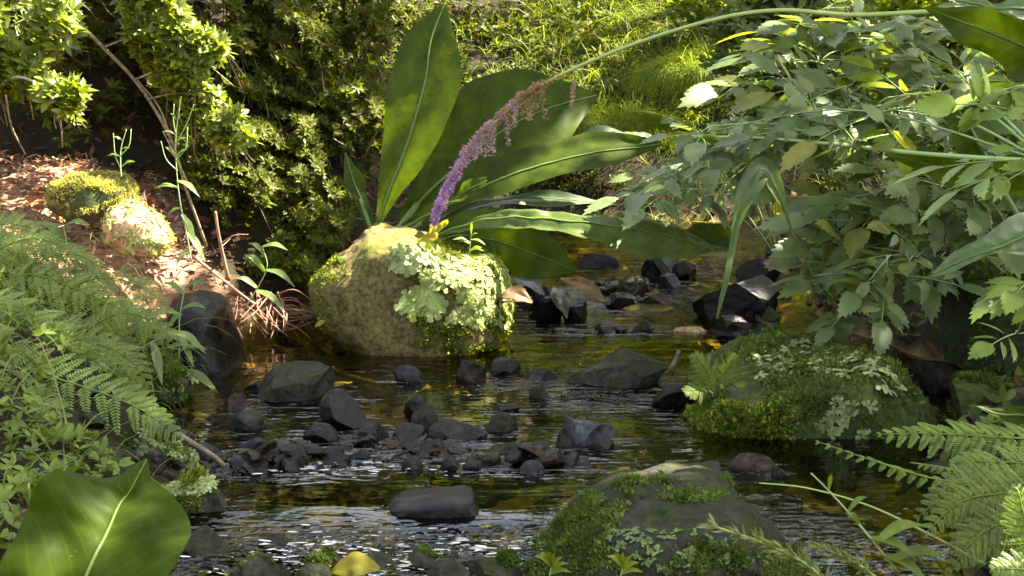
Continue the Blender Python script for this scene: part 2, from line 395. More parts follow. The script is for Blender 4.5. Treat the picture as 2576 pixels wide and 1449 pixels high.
M['mossstone'] = rockmat('mossy_stone', [(.008, .008, .006), (.022, .021, .016), (.045, .043, .034)], [(.012, .016, .005), (.035, .043, .011)], .52, .84, .55, 1.0, 14)
M['mossbig'] = rockmat('moss_covered_stone', [(.015, .014, .010), (.035, .033, .02), (.06, .055, .035)], [(.022, .034, .007), (.06, .085, .016)], .40, .66, .7, 1.0, 11)
M['boulder'] = rockmat('brown_boulder', [(.040, .032, .012), (.080, .064, .022), (.11, .092, .034), (.075, .078, .020)], [(.06, .065, .010), (.14, .14, .022)], .58, .84, .85, .9, 7, .15, .5, 55)
M['wall'] = rockmat('dark_mossy_rock', [(.012, .014, .01), (.03, .032, .02), (.05, .05, .03)], [(.02, .035, .008), (.04, .06, .012)], .42, .6, .8, .9)
# ------------------------------------------------------------------ ground, water
XL = np.array([(-50, -.5), (1.5, -.55), (2.57, -.66), (2.97, -.645), (3.4, -.72), (4.16, -1.0), (5.07, -1.06), (5.5, -1.1), (5.9, -.75), (6.3, -.35), (7, -.12), (8, -.05), (9, .05), (9.6, -.1), (60, -.1)])
XR = np.array([(-50, .75), (1.5, .7), (2.57, .81), (3, .93), (3.5, 1.1), (4, 1.33), (5, 1.33), (5.6, 1.2), (6.5, 1.35), (8, 1.75), (9, 2.15), (9.6, 3.2), (60, 3.2)])
def xl(y): return np.interp(y, XL[:, 0], XL[:, 1])
def xr(y): return np.interp(y, XR[:, 0], XR[:, 1])
def wz(y): return -.045 + .045 * sstep(2.5, 3.0, y) + .06 * sstep(5.9, 6.6, y) + .06 * sstep(7.6, 8.6, y)
RIFF = []    # (x, y, radius x, radius y, strength)
def riff(px, py, rx, ry, s): q = G(px, py); RIFF.append((q[0], q[1], rx * m_per_px(q[1]), ry * q[1] / max(1, (py - YH)), s))
for a_ in [(700, 1160, 260, 45, .95), (900, 1110, 200, 40, .9), (1100, 1140, 250, 35, .8), (1330, 1165, 220, 28, .85), (800, 1385, 560, 70, 1.7), (1250, 1350, 320, 40, 1.2), (1000, 930, 160, 30, .6), (1300, 965, 160, 26, .85), (1520, 1000, 160, 40, .95), (1600, 760, 180, 30, 1.2), (1560, 830, 220, 20, .7), (1900, 610, 160, 40, 1), (1700, 1060, 80, 40, .5), (640, 1030, 120, 40, .5), (2000, 1290, 160, 60, .3), (1750, 700, 200, 30, .9), (600, 1150, 100, 40, .8)]: riff(*a_)
def riffmask(X, Y):
    r = np.zeros(np.shape(X))
    for (a_, b_, c_, d_, s_) in RIFF: r = np.maximum(r, s_ * np.exp(-(((X - a_) / c_) ** 2 + ((Y - b_) / d_) ** 2)))
    return r
def softcap(h, c): return c * (1 - np.exp(-np.maximum(h, 0) / c))
def H(x, y):
    x = np.asarray(x, float); y = np.asarray(y, float); p = np.stack([x, y, 0 * x], -1)
    wob = .10 * fbm(p * 1.3, 5, 3); base = wz(y) - .11
    sl_ = xl(y) - x + wob; sr = x - xr(y) + wob
    far = sstep(5.6, 6.7, y - .75 * sstep(-.9, -1.6, x))
    l = (1 - far) * softcap(.95 * sl_, .85) + far * softcap(1.25 * sl_, 4.6)
    r = (1 - far) * softcap(1.1 * sr, .7) + far * softcap(.8 * sr, 2.2)
    bk = softcap(1.15 * (y - 9.35 + wob), 4.2)
    h = base + .10 * np.minimum(1, riffmask(x, y)) * (.78 + .5 * vnoise(p * [4.5, 6, 1], 55)) * (y > 2.95)  + np.maximum(np.maximum(l, r), np.maximum(bk, 0))
    rough = .035 * fbm(p * 3.5, 11, 4) + .012 * fbm(p * 14, 21, 3)
    return h + rough
def geo(a, b, step, lo, hi):
    c = list(np.arange(a, b + 1e-6, step)); s = step; L_ = []; x = a
    while x > lo: s *= 1.35; x -= s; L_.append(x)
    s = step; x = b; U_ = []
    while x < hi: s *= 1.35; x += s; U_.append(x)
    return np.array(L_[::-1] + c + U_)
gx = geo(-3.2, 4.4, .045, -120, 120); gy = geo(2.0, 12.0, .045, -60, 160)
X, Y = np.meshgrid(gx, gy); Z = H(X, Y); nx, ny = len(gx), len(gy)
def gridmesh(X, Y, Z):
    mb = MB(); n = X.shape[1]; i = np.arange(X.shape[0] - 1)[:, None] * n; j = np.arange(n - 1)[None]
    return mb, np.stack([X, Y, Z], -1).reshape(-1, 3), np.stack([i + j, i + j + 1, i + n + j + 1, i + n + j], -1).reshape(-1, 4)
mb, v, f = gridmesh(X, Y, Z)
# how much pinkish leaf mulch lies on the soil (the open left bank), by place
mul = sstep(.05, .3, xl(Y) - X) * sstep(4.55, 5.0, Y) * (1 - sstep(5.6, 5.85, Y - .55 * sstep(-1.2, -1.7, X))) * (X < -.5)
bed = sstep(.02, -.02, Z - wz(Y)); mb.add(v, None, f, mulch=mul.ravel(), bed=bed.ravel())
m, nt, out = newmat('earth')
a = N_(nt, "ShaderNodeAttribute", attribute_name="mulch")
soil = ramp(nt, [(.010, .007, .005), (.024, .016, .010), (.018, .020, .008), (.03, .036, .01)], noise_n(nt, 4, 6, .65), [.3, .45, .58, .7])  # soil kept near-black so the hollow under the left shrub looks shaded
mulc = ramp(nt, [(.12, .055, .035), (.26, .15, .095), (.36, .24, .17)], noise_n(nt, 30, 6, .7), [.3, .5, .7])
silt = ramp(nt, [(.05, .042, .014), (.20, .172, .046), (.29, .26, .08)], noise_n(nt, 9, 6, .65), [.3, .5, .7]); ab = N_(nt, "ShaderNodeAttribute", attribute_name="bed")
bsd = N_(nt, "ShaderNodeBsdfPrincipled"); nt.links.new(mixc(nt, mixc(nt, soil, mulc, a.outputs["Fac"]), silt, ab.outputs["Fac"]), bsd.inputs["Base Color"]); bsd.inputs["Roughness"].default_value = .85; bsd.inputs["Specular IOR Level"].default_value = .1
bp = N_(nt, "ShaderNodeBump"); bp.inputs["Strength"].default_value = .8; bp.inputs["Distance"].default_value = .03
nt.links.new(noise_n(nt, 25, 8, .7), bp.inputs["Height"]); nt.links.new(bp.outputs[0], bsd.inputs["Normal"]); nt.links.new(bsd.outputs[0], out.inputs[0])
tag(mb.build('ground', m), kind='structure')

# ------------------------------------------------------------------ stones
def ico(sub):
    t = (1 + 5 ** .5) / 2
    v = [(-1, t, 0), (1, t, 0), (-1, -t, 0), (1, -t, 0), (0, -1, t), (0, 1, t), (0, -1, -t), (0, 1, -t), (t, 0, -1), (t, 0, 1), (-t, 0, -1), (-t, 0, 1)]
    f = [(0, 11, 5), (0, 5, 1), (0, 1, 7), (0, 7, 10), (0, 10, 11), (1, 5, 9), (5, 11, 4), (11, 10, 2), (10, 7, 6), (7, 1, 8), (3, 9, 4), (3, 4, 2), (3, 2, 6), (3, 6, 8), (3, 8, 9), (4, 9, 5), (2, 4, 11), (6, 2, 10), (8, 6, 7), (9, 8, 1)]
    v = [list(nz(q)) for q in v]
    for _ in range(sub):
        cache = {}; nf = []
        def mid(a, b):
            k = (min(a, b), max(a, b))
            if k not in cache: cache[k] = len(v); v.append(list(nz(np.array(v[a]) + np.array(v[b]))))
            return cache[k]
        for a, b, c in f:
            x, y, z = mid(a, b), mid(b, c), mid(c, a); nf += [(a, x, z), (b, y, x), (c, z, y), (x, y, z)]
        f = nf
    return np.array(v), np.array(f)
ICO = {k: ico(k) for k in (2, 3, 4, 5)}
SEED = [100]; STONES = []
def rock_verts(size, sub=4, cuts=9, rough=.06, rot=None):
    SEED[0] += 1; rg = np.random.default_rng(SEED[0]); v, f = ICO[sub]; v = v.copy()
    for _ in range(cuts):
        n = nz(rg.normal(size=3)); d = .48 + .34 * rg.random(); h = v @ n - d; v = v - np.where(h > 0, h, 0)[:, None] * n
    v = v * (1 + rough * .7 * fbm(v * 2.2 + SEED[0], SEED[0], 4)[:, None]) * np.asarray(size)
    if rot is not None:
        c, s = math.cos(rot), math.sin(rot); v = v @ np.array([[c, s, 0], [-s, c, 0], [0, 0, 1]])
    return v, f
def stone(x0, y0, x1, y1, mat, label, group=None, name='stone', depth=1.0, cuts=9, z=None, sub=5, rough=.07, tilt=0., dry=None):
    """a stone whose seen part fills this box of the photograph; stands in the water (or on the ground)"""
    cx = (x0 + x1) / 2
    b = G(cx, y1, 0 if dry is None else dry)
    if dry is None: b = G(cx, y1, float(wz(b[1])))
    Yd = b[1]; wid = (x1 - x0) * m_per_px(Yd); hei = (y1 - y0) * m_per_px(Yd) * .98
    dp = wid * .42 * depth
    hz = max(.02, hei * .62 + .02); zc = b[2] + hei - hz
    v, f = rock_verts((wid / 2 * 1.08, dp, hz * 1.06), sub, cuts, rough, None)
    if tilt: v[:, 2] += v[:, 0] * tilt
    c = np.array([b[0], Yd + dp * .8, zc]); STONES.append((c[0], c[1], wid / 2))
    mb = MB(); mb.add(v + c, f); o = mb.build(name, M[mat], sharp=R(24))
    settle(o, (c[0], c[1], b[2])); tag(o, label, 'stone', group)
    return o, v + c, f
def outline_rock(poly, Yc, depth, mat, name, label, cat='stone', group=None, pw=.5, noise=.03, sub=5, nfreq=5., sink=0., ret=False, front=1.0):
    poly = np.array(poly, float); c = (poly.min(0) + poly.max(0)) / 2
    ang = np.arctan2(-(poly[:, 1] - c[1]), poly[:, 0] - c[0]); rad = np.hypot(*(poly - c).T); o = np.argsort(ang); ang = ang[o]; rad = rad[o]
    ang = np.concatenate([[ang[-1] - 2 * math.pi], ang, [ang[0] + 2 * math.pi]]); rad = np.concatenate([[rad[-1]], rad, [rad[0]]])
    # resample the straight-sided outline in polar form
    ta = np.linspace(-math.pi, math.pi, 181); pr = []
    P2 = poly - c
    for t in ta:
        dx, dy = math.cos(t), -math.sin(t); best = 0
        for i in range(len(P2)):
            a, b = P2[i], P2[(i + 1) % len(P2)]; e = b - a; den = dx * e[1] - dy * e[0]
            if abs(den) < 1e-9: continue
            tt = (a[0] * e[1] - a[1] * e[0]) / den; uu = (a[0] * dy - a[1] * dx) / den
            if tt > 0 and -1e-6 <= uu <= 1 + 1e-6: best = max(best, tt)
        pr.append(best)
    v, f = ICO[sub]; phi = np.arccos(np.clip(-v[:, 1], -1, 1)); g = np.sin(phi) ** pw; th = np.arctan2(v[:, 2], v[:, 0])
    r = np.interp(th, ta, pr) * m_per_px(Yc) * g
    cen = P(c[0], c[1], Yc)
    w_ = np.stack([r * np.cos(th), -np.sign(np.cos(phi)) * np.abs(np.cos(phi)) ** .8 * depth * np.where(np.cos(phi) > 0, front, 1), r * np.sin(th)], -1)
    SEED[0] += 1; nr = nrows(w_ + 1e-6)
    w_ = w_ + nr * (noise * fbm(w_ * nfreq + SEED[0], SEED[0], 5))[:, None]
    V = w_ + cen; mb = MB(); mb.add(V, f); ob = mb.build(name, M[mat])
    settle(ob, (cen[0], cen[1], V[:, 2].min())); tag(ob, label, cat, group)
    return ob, V, f
def surf_samples(V, f, n, cond=None):
    a, b, c = V[f[:, 0]], V[f[:, 1]], V[f[:, 2]]; cr = np.cross(b - a, c - a); ar = np.linalg.norm(cr, axis=1); nr = cr / np.maximum(ar, 1e-12)[:, None]
    ce = (a + b + c) / 3; wgt = ar.copy()
    if cond is not None: wgt = wgt * cond(ce, nr)
    if wgt.sum() <= 0: return np.zeros((0, 3)), np.zeros((0, 3))
    i = rng.choice(len(f), n, p=wgt / wgt.sum()); u = rng.random((n, 2)); fl = u.sum(1) > 1; u[fl] = 1 - u[fl]
    return a[i] + (b - a)[i] * u[:, :1] + (c - a)[i] * u[:, 1:], nr[i]
def tufts(V, f, n, mat, parent, name='moss', cond=None, L=.012, W=.6, k=3, spread=.9):
    p, nr = surf_samples(V, f, int(n * 1.7), cond)
    if len(p) == 0: return None
    mb = MB()
    for _ in range(k):
        d = nr + np.array([0, 0, .35]) + rng.normal(size=p.shape) * spread
        l = L * .72 * (.5 + rng.random(len(p))) * (1 + .8 * np.clip(vnoise(p * 30, 44), -.5, 1))
        simple_leaves(mb, p + rng.normal(size=p.shape) * L * .4, d, rng.normal(size=p.shape), l, l * W)
    return mb.build(name, M[mat], parent)
def lobes(mb, p, nr, n=5, L=.03):
    """branching flat lobes lying nearly on the surface"""
    for q, m_ in zip(p, nr):
        a = nz(np.cross(m_, rng.normal(size=3))); b = np.cross(m_, a); th0 = rng.random() * 6.28
        for k in range(n):
            th = th0 + k * 6.28 / n * .62 + rng.normal() * .2; d = a * math.cos(th) + b * math.sin(th) + m_ * (.02 + .13 * rng.random())
            l = L * (.6 + .7 * rng.random()); wd = l * .36; S = nz(np.cross(d, m_)); up = m_ * l
            prof = [(0, .16), (.22, .30), (.4, .20), (.62, .42), (.78, .30), (.95, .46), (1.06, .14)]
            v = []
            for t, ww in prof:
                base = q + d * l * t + up * (.12 * math.sin(t * 3))
                v += [base - S * wd * ww * 1.6 + up * .05, base, base + S * wd * ww * 1.6 + up * .05]
            f4 = []
            for i in range(len(prof) - 1):
                f4 += [[3 * i, 3 * i + 1, 3 * i + 4, 3 * i + 3], [3 * i + 1, 3 * i + 2, 3 * i + 5, 3 * i + 4]]
            mb.add(np.array(v), None, f4)

# the big boulder
BP = [(930, 572), (985, 585), (1080, 603), (1110, 618), (1200, 640), (1240, 660), (1262, 700), (1275, 745), (1283, 790), (1276, 840), (1266, 872), (1240, 915), (1160, 925), (1010, 925), (930, 905), (870, 860), (835, 822), (812, 790), (784, 715), (800, 680), (860, 625), (905, 590)]
bo, BV, BF = outline_rock(BP, 5.12, .36, 'boulder', 'boulder', 'large brown boulder with lichen and moss, standing at the foot of the big-leaved plant', 'boulder', noise=.04, nfreq=5, front=.8, pw=.36)
def pxy(ce):
    d = ce - np.array([0, 0, CAM_H]); c, s = math.cos(PITCH), math.sin(PITCH); f_ = d[:, 1] * c - d[:, 2] * s; u = d[:, 1] * s + d[:, 2] * c
    return PW / 2 + FPX * d[:, 0] / f_, PH / 2 - FPX * u / f_
fr_ = lambda nr: (nr[:, 1] < .45)
def cb(poly):
    def c_(ce, nr):
        x, y = pxy(ce); return in_poly(x, y, poly) * fr_(nr) * (vnoise(ce * 18, 3) > -.35)
    return c_
BX0 = bo.location[0]
tufts(BV, BF, 2600, 'moss', bo, 'moss', cb([(1085, 600), (1190, 625), (1250, 655), (1240, 690), (1160, 690), (1060, 650)]), .014, .35, 3)
tufts(BV, BF, 800, 'moss', bo, 'moss', cb([(1085, 650), (1240, 650), (1275, 700), (1285, 780), (1060, 780), (1050, 720)]), .010, .6, 3)
tufts(BV, BF, 3800, 'moss', bo, 'moss', cb([(1030, 770), (1150, 800), (1290, 740), (1290, 870), (1150, 890), (1060, 870), (1040, 820)]), .013, .6, 3)
tufts(BV, BF, 1300, 'moss', bo, 'moss', cb([(780, 700), (850, 640), (880, 690), (860, 800), (820, 840), (790, 790)]), .010, .6, 3)
mb = MB()
p_, n_ = surf_samples(BV, BF, 520, lambda ce, nr: cb([(1085, 660), (1240, 650), (1275, 700), (1285, 780), (1260, 830), (1130, 800), (1060, 800), (1040, 770), (1070, 700)])(ce, nr)); lobes(mb, p_ + n_ * .006, n_, 6, .026)
mb.build('lichen', M['lichen'], bo); mb = MB()
p_, n_ = surf_samples(BV, BF, 24, cb([(990, 640), (1090, 635), (1100, 665), (1000, 670)])); lobes(mb, p_ + n_ * .004, n_, 5, .040); mb.build('lichen', M['lichen_grey'], bo); mb = MB()
p_, n_ = surf_samples(BV, BF, 14, cb([(1020, 745), (1075, 735), (1075, 775), (1025, 780)])); lobes(mb, p_ + n_ * .004, n_, 5, .045)
mb.build('lichen', M['lichen'], bo)

# dark upright stone
outline_rock([(455, 738), (500, 728), (550, 745), (570, 768), (578, 830), (600, 905), (612, 940), (610, 985), (560, 1010), (470, 1000), (432, 940), (420, 850), (432, 770)], 4.72, .22, 'wet', 'upright_stone', 'tall smooth black stone leaning upright at the left water edge', 'stone', noise=.02)
# mossy boulder on the right
rb, RV, RF = outline_rock([(1740, 985), (1800, 930), (1900, 885), (2000, 862), (2120, 862), (2200, 890), (2270, 950), (2320, 1020), (2320, 1100), (2250, 1140), (2080, 1150), (1990, 1165), (1900, 1170), (1800, 1160), (1700, 1140), (1690, 1060)], 4.0, .40, 'mossbig', 'mossy_boulder', 'broad moss-covered boulder at the right water edge, ferns growing on its left end', 'boulder', noise=.045, nfreq=5)
def nm(lo, sd, fq=12): return lambda ce, nr: (vnoise(ce * fq, sd) > lo) * (nr[:, 1] < .5)
tufts(RV, RF, 5200, 'moss_dark', rb, 'moss', lambda ce, nr: nm(-.15, 5, 9)(ce, nr) * (nr[:, 2] > -.3), .013, .6, 3)
def rc(poly): return lambda ce, nr: in_poly(*pxy(ce), poly) * (nr[:, 1] < .5)
tufts(RV, RF, 3000, 'moss', rb, 'moss', rc([(1720, 1040), (1850, 1010), (1990, 1030), (2000, 1120), (1880, 1145), (1700, 1110)]), .016, .6, 3)
mb = MB(); p_, n_ = surf_samples(RV, RF, 170, rc([(1900, 890), (2020, 860), (2150, 880), (2260, 950), (2270, 1000), (2200, 980), (2080, 930), (1900, 960)])); lobes(mb, p_ + n_ * .003, n_, 5, .026)
mb.build('lichen', M['lichen_grey'], rb); mb = MB(); p_, n_ = surf_samples(RV, RF, 50, rc([(2080, 1000), (2200, 1020), (2180, 1090), (2060, 1080)])); lobes(mb, p_ + n_ * .003, n_, 5, .022)
mb.build('lichen', M['lichen_grey'], rb)
# foreground boulder
fb, FV, FF = outline_rock([(1290, 1440), (1330, 1395), (1400, 1330), (1500, 1255), (1580, 1230), (1700, 1215), (1850, 1222), (1900, 1260), (1960, 1330), (2010, 1400), (2030, 1480), (1850, 1560), (1400, 1560), (1280, 1500)], 2.72, .32, 'mossstone', 'front_boulder', 'low grey boulder with mossy edges nearest the viewer, bottom right of centre', 'boulder', noise=.026, nfreq=9, pw=.55)
fb.name = 'flat_boulder'
tufts(FV, FF, 11000, 'moss_dark', fb, 'moss', lambda ce, nr: (in_poly(*pxy(ce), [(1260, 1440), (1480, 1240), (1580, 1270), (1520, 1370), (1620, 1400), (1620, 1500), (1260, 1500)]) & (vnoise(ce * 9, 18) > -.4) | in_poly(*pxy(ce), [(1500, 1200), (1860, 1200), (1900, 1260), (1700, 1265), (1560, 1240)]) | in_poly(*pxy(ce), [(1700, 1360), (2000, 1380), (2040, 1500), (1650, 1500)])) * (vnoise(ce * 13, 8) + .5 * vnoise(ce * 40, 9) > -.2) * (nr[:, 1] < .6), .009, .6, 3)
mb = MB(); p_, n_ = surf_samples(FV, FF, 130, rc([(1520, 1330), (1720, 1340), (1850, 1370), (1990, 1420), (1700, 1440), (1530, 1400)])); lobes(mb, p_ + n_ * .002, n_, 5, .011); mb.build('lichen', M['liverwort'], fb)
# front black block
outline_rock([(975, 1262), (992, 1250), (1080, 1241), (1170, 1232), (1196, 1237), (1222, 1284), (1205, 1305), (1120, 1330), (990, 1335), (984, 1300)], 2.98, .085, 'wetgrey', 'block_stone', 'black wet block of stone alone in calm water at the front', 'stone', pw=.2, noise=.007, nfreq=11)[0].data.set_sharp_from_angle(angle=R(26))
SG = 'stones standing in the stream'
for a_ in [
    (800, 985, 945, 1078, 'wetgrey', 'black stone with a sloping grey top in front of the greenish flat stone', 1.0, 8, -.25),
    (605, 918, 855, 1012, 'mossstone', 'wide greenish flat-topped stone in midstream right of the tall black stone', .9, 7, .0),
    (1015, 988, 1092, 1050, 'wetgrey', 'small tilted stone with a smooth grey face, behind a rounded mossy one', 1., 6, .15),
    (1034, 1014, 1112, 1075, 'mossstone', 'small rounded mossy stone leaning against the tilted grey one', 1., 12, 0),
    (1392, 1045, 1547, 1122, 'wetblue', 'blue-grey glossy stone with a domed top in midstream', .8, 7, 0),
    (1214, 1040, 1308, 1088, 'mossstone', 'dark rounded stone with a mossy back at the right end of the stone row', 1., 10, 0),
    (1075, 1056, 1222, 1106, 'wetgrey', 'long low dark stone in the middle of the stone row', .6, 9, 0),
    (984, 1054, 1072, 1104, 'wetbrown', 'small brown stone with a pale side in the stone row', 1., 8, 0),
    (758, 1072, 850, 1114, 'wet', 'smooth dark egg-shaped stone below the black sloping stone', 1., 3, 0),
    (690, 1114, 802, 1152, 'wetbrown', 'flat brown-topped slab stone beside the bluish cube', .8, 9, 0),
    (594, 1090, 692, 1128, 'wetblue', 'bluish speckled wet stone on the left side of the riffle', .8, 9, 0),
    (552, 994, 645, 1034, 'wetbrown', 'flat brown stone with a pointed right end near the left bank', .8, 9, .1),
    (568, 1030, 660, 1082, 'wetgrey', 'dark grey stone under the flat brown pointed one', 1., 9, 0),
    (1144, 892, 1222, 962, 'wetbrown', 'dark pointed stone in front of the big boulder\'s right foot', .9, 7, 0),
    (1222, 904, 1312, 942, 'wet', 'low dark stone between the pointed stone and the pale flat one', 1., 9, 0),
    (1298, 922, 1415, 958, 'wetblue', 'pale bluish flat stone left of the big dark slab', .7, 10, 0),
    (972, 922, 1064, 960, 'wetgrey', 'low grey-green stone in the shallows below the big boulder', .8, 9, 0),
    (1430, 884, 1700, 975, 'mossstone', 'big dark slab with an olive top lying midstream near the mossy boulder', .6, 7, 0),
    (1630, 968, 1764, 1022, 'wet', 'black stone between the dark slab and the mossy boulder', .8, 9, 0),
    (1318, 966, 1394, 1002, 'mossstone', 'small olive stone half sunk in front of the pale flat stone', 1., 12, 0),
    (1222, 1004, 1306, 1036, 'wetbrown', 'thin brown stone barely above the bright reflection', .8, 9, 0),
    (1308, 1162, 1372, 1196, 'wetblue', 'small lilac stone alone at the lower edge of the riffle', 1., 9, 0),
    (1108, 1148, 1160, 1182, 'wetbrown', 'small brown upright stone at the lower edge of the riffle', 1., 7, 0),
    (1160, 1158, 1226, 1182, 'wetgrey', 'small pale-edged stone touching the brown upright one', .8, 9, 0),
    (1008, 1150, 1064, 1182, 'wetgrey', 'small square grey stone left of the brown upright one', 1., 7, 0),
    (1712, 1152, 1822, 1198, 'wetblue', 'flat blue-grey stone below the mossy boulder\'s left end', .7, 9, 0),
    (1838, 1146, 1955, 1184, 'wetbrown', 'low brown wet stone under the mossy boulder\'s edge', .8, 6, 0),
    (1940, 1172, 1990, 1200, 'wet', 'tiny dark stone with a bright wet rim by the low brown stone', .8, 9, 0),
    (880, 1060, 985, 1102, 'wetgrey', 'dark rough stone left of the brown pale-sided one', .8, 9, 0),
    (1480, 1090, 1552, 1130, 'wet', 'small black stone at the right foot of the blue-grey domed stone', .8, 9, .1),
    (1390, 1092, 1450, 1124, 'mossstone', 'small olive stone at the left foot of the blue-grey domed stone', .8, 9, 0),
    (610, 958, 665, 985, 'wet', 'small black stone beside the foot of the tall black stone', .8, 8, 0),
    (1195, 1110, 1330, 1140, 'mossstone', 'barely covered greenish stone below the stone row', .6, 12, 0),
    (1325, 745, 1412, 806, 'wet', 'black lump of stone right behind the big boulder', 1., 7, 0),
    (1404, 734, 1492, 810, 'wet', 'taller black stone draped with a grey leaf, behind the big boulder', 1., 8, 0),
    (1264, 706, 1385, 768, 'wetgrey', 'grey-topped stone under the drooping dark leaf', .8, 8, 0),
    (1760, 684, 1972, 806, 'wet', 'big black rounded stone at the far right bank behind the hanging blade', .8, 6, 0),
    (1880, 760, 1966, 806, 'mossbig', 'small stone with a sunlit mossy top, right of the big black stone', .8, 9, 0),
    (1618, 640, 1690, 706, 'wetgrey', 'grey stone with a torn leaf on it, in the upper stream', 1., 8, 0),
    (1686, 655, 1752, 700, 'wetgrey', 'rounded grey stone right of the torn-leaf stone, upper stream', 1., 9, 0),
    (1655, 678, 1712, 718, 'wetblue', 'small pale round stone below the two grey upper stones', 1., 12, 0),
    (1454, 640, 1556, 668, 'wet', 'thin black slab lying in the upper pool beyond the drooping leaf', .7, 6, 0),
    (1500, 806, 1580, 832, 'wetbrown', 'low brown stone breaking the surface mid-pool', .8, 7, 0),
    (1592, 808, 1650, 832, 'wetbrown', 'brown stone next to sunlit gravel mid-pool', .8, 9, 0),
    (1695, 820, 1780, 835, 'tan', 'sunlit orange-tan flat stone at the pool\'s upper lip', .6, 10, 0),
    (1790, 796, 1905, 838, 'wet', 'dark flat slab at the right end of the pool\'s upper lip', .8, 9, 0),
    (1800, 826, 1870, 856, 'wet', 'small dark stone in front of the flat slab at the pool lip', .8, 9, 0),
    (1868, 812, 1960, 858, 'wetbrown', 'dark brown stone by the right bank at the pool lip', .8, 9, 0),
    (1690, 510, 1760, 552, 'tan', 'round tan stone in sun on the far bank', .9, 12, 0),
    (1750, 524, 1850, 556, 'orange', 'long orange-brown stone beside the round tan one, far bank', .7, 9, 0),
    (1560, 690, 1640, 730, 'mossstone', 'greenish low stone in the upper riffle', .8, 9, 0),
    (1520, 740, 1610, 772, 'wetgrey', 'glittering wet stone in the upper riffle', .7, 9, 0),
    (1610, 742, 1690, 772, 'wetbrown', 'low brown stone right of the glittering wet one', .7, 9, 0),
    (1860, 655, 1980, 700, 'wetgrey', 'long wet stone at the far riffle beneath the brown leaves', .7, 9, 0),
    (1930, 610, 2010, 640, 'wetbrown', 'low brown stone in the bright far water', .7, 9, 0),
    (2270, 902, 2445, 985, 'wetbrown', 'flat brown stone behind the right mossy boulder', .8, 9, 0),
    (660, 1160, 720, 1182, 'wetgrey', 'tiny flat grey stone at the left edge of the riffle', .8, 9, 0),
    (860, 1128, 930, 1152, 'wetgrey', 'tiny wet stone in the riffle right of the flat slab stone', .8, 9, 0),
]:
    x0, y0, x1, y1, mt, lb, dp, cu, ti = a_
    stone(x0, y0, x1, y1, mt, lb, SG, depth=dp, cuts=cu, tilt=ti)
o_, v_, f_ = stone(2395, 940, 2640, 1062, 'mossbig', 'rounded mossy stone at the right edge above the bright fern', None, depth=.9, dry=.02, name='mossy_stone')
tufts(v_, f_, 1500, 'moss_dark', o_, 'moss', nm(-.1, 15), .013, .6, 3)
o_, v_, f_ = outline_rock([(2420, 720), (2480, 690), (2700, 680), (2720, 940), (2440, 930), (2430, 850)], 4.3, .35, 'wall', 'mossy_rock', 'dark mossy rock face at the right edge below the grey-green leaf', 'rock', noise=.05)
tufts(v_, f_, 1800, 'moss_dark', o_, 'moss', nm(0, 16, 7), .02, .6, 3)
# left bank stones
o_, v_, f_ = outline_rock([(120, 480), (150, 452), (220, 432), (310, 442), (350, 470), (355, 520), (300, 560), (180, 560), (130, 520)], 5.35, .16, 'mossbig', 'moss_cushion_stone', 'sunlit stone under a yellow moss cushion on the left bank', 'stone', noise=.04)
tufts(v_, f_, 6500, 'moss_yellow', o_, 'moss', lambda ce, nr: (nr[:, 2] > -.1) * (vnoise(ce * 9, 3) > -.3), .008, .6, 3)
o_, v_, f_ = outline_rock([(270, 560), (300, 525), (345, 515), (395, 545), (430, 610), (400, 650), (330, 640), (280, 610)], 5.1, .14, 'tan', 'pale_stone', 'pale sunlit stone crusted with whitish lichen on the left bank', 'stone', noise=.03)
mb = MB(); p_, n_ = surf_samples(v_, f_, 140, lambda ce, nr: nr[:, 1] < .4); lobes(mb, p_ + n_ * .002, n_, 5, .022); mb.build('lichen', M['lichen'], o_)
tufts(v_, f_, 220, 'moss_yellow', o_, 'moss', lambda ce, nr: (nr[:, 0] > .2), .012, .5, 3)
o_, v_, f_ = stone(330, 880, 490, 1010, 'mossbig', 'mossy stone at the left water edge in front of the tall black stone', None, depth=.9, name='mossy_stone')
tufts(v_, f_, 2600, 'moss_dark', o_, 'moss', nm(-.3, 17), .012, .6, 3)
mb = MB(); p_, n_ = surf_samples(v_, f_, 60, nm(-.1, 3)); lobes(mb, p_ + n_ * .002, n_, 5, .018); mb.build('lichen', M['lichen_grey'], o_)
o_, v_, f_ = stone(250, 1090, 475, 1215, 'mossstone', 'ledge stone with whitish lichen crust at the lower left bank', None, depth=.7, name='lichen_stone')
mb = MB(); p_, n_ = surf_samples(v_, f_, 200, lambda ce, nr: nm(-.3, 4)(ce, nr) * (ce[:, 0] > o_.location[0] - .02)); lobes(mb, p_ + n_ * .002, n_, 5, .015); mb.build('lichen', M['lichen_grey'], o_)
tufts(v_, f_, 1600, 'moss_dark', o_, 'moss', nm(-.2, 18), .010, .5, 3)
o_, v_, f_ = stone(395, 1180, 562, 1300, 'mossstone', 'mossy corner stone beside the big foreground leaf, at the calm water\'s left end', None, depth=.9, name='lichen_stone')
mb = MB(); p_, n_ = surf_samples(v_, f_, 100, nm(0, 6)); lobes(mb, p_ + n_ * .002, n_, 5, .014); mb.build('lichen', M['lichen_grey'], o_)
tufts(v_, f_, 1800, 'moss', o_, 'moss', nm(0, 19), .009, .5, 3)
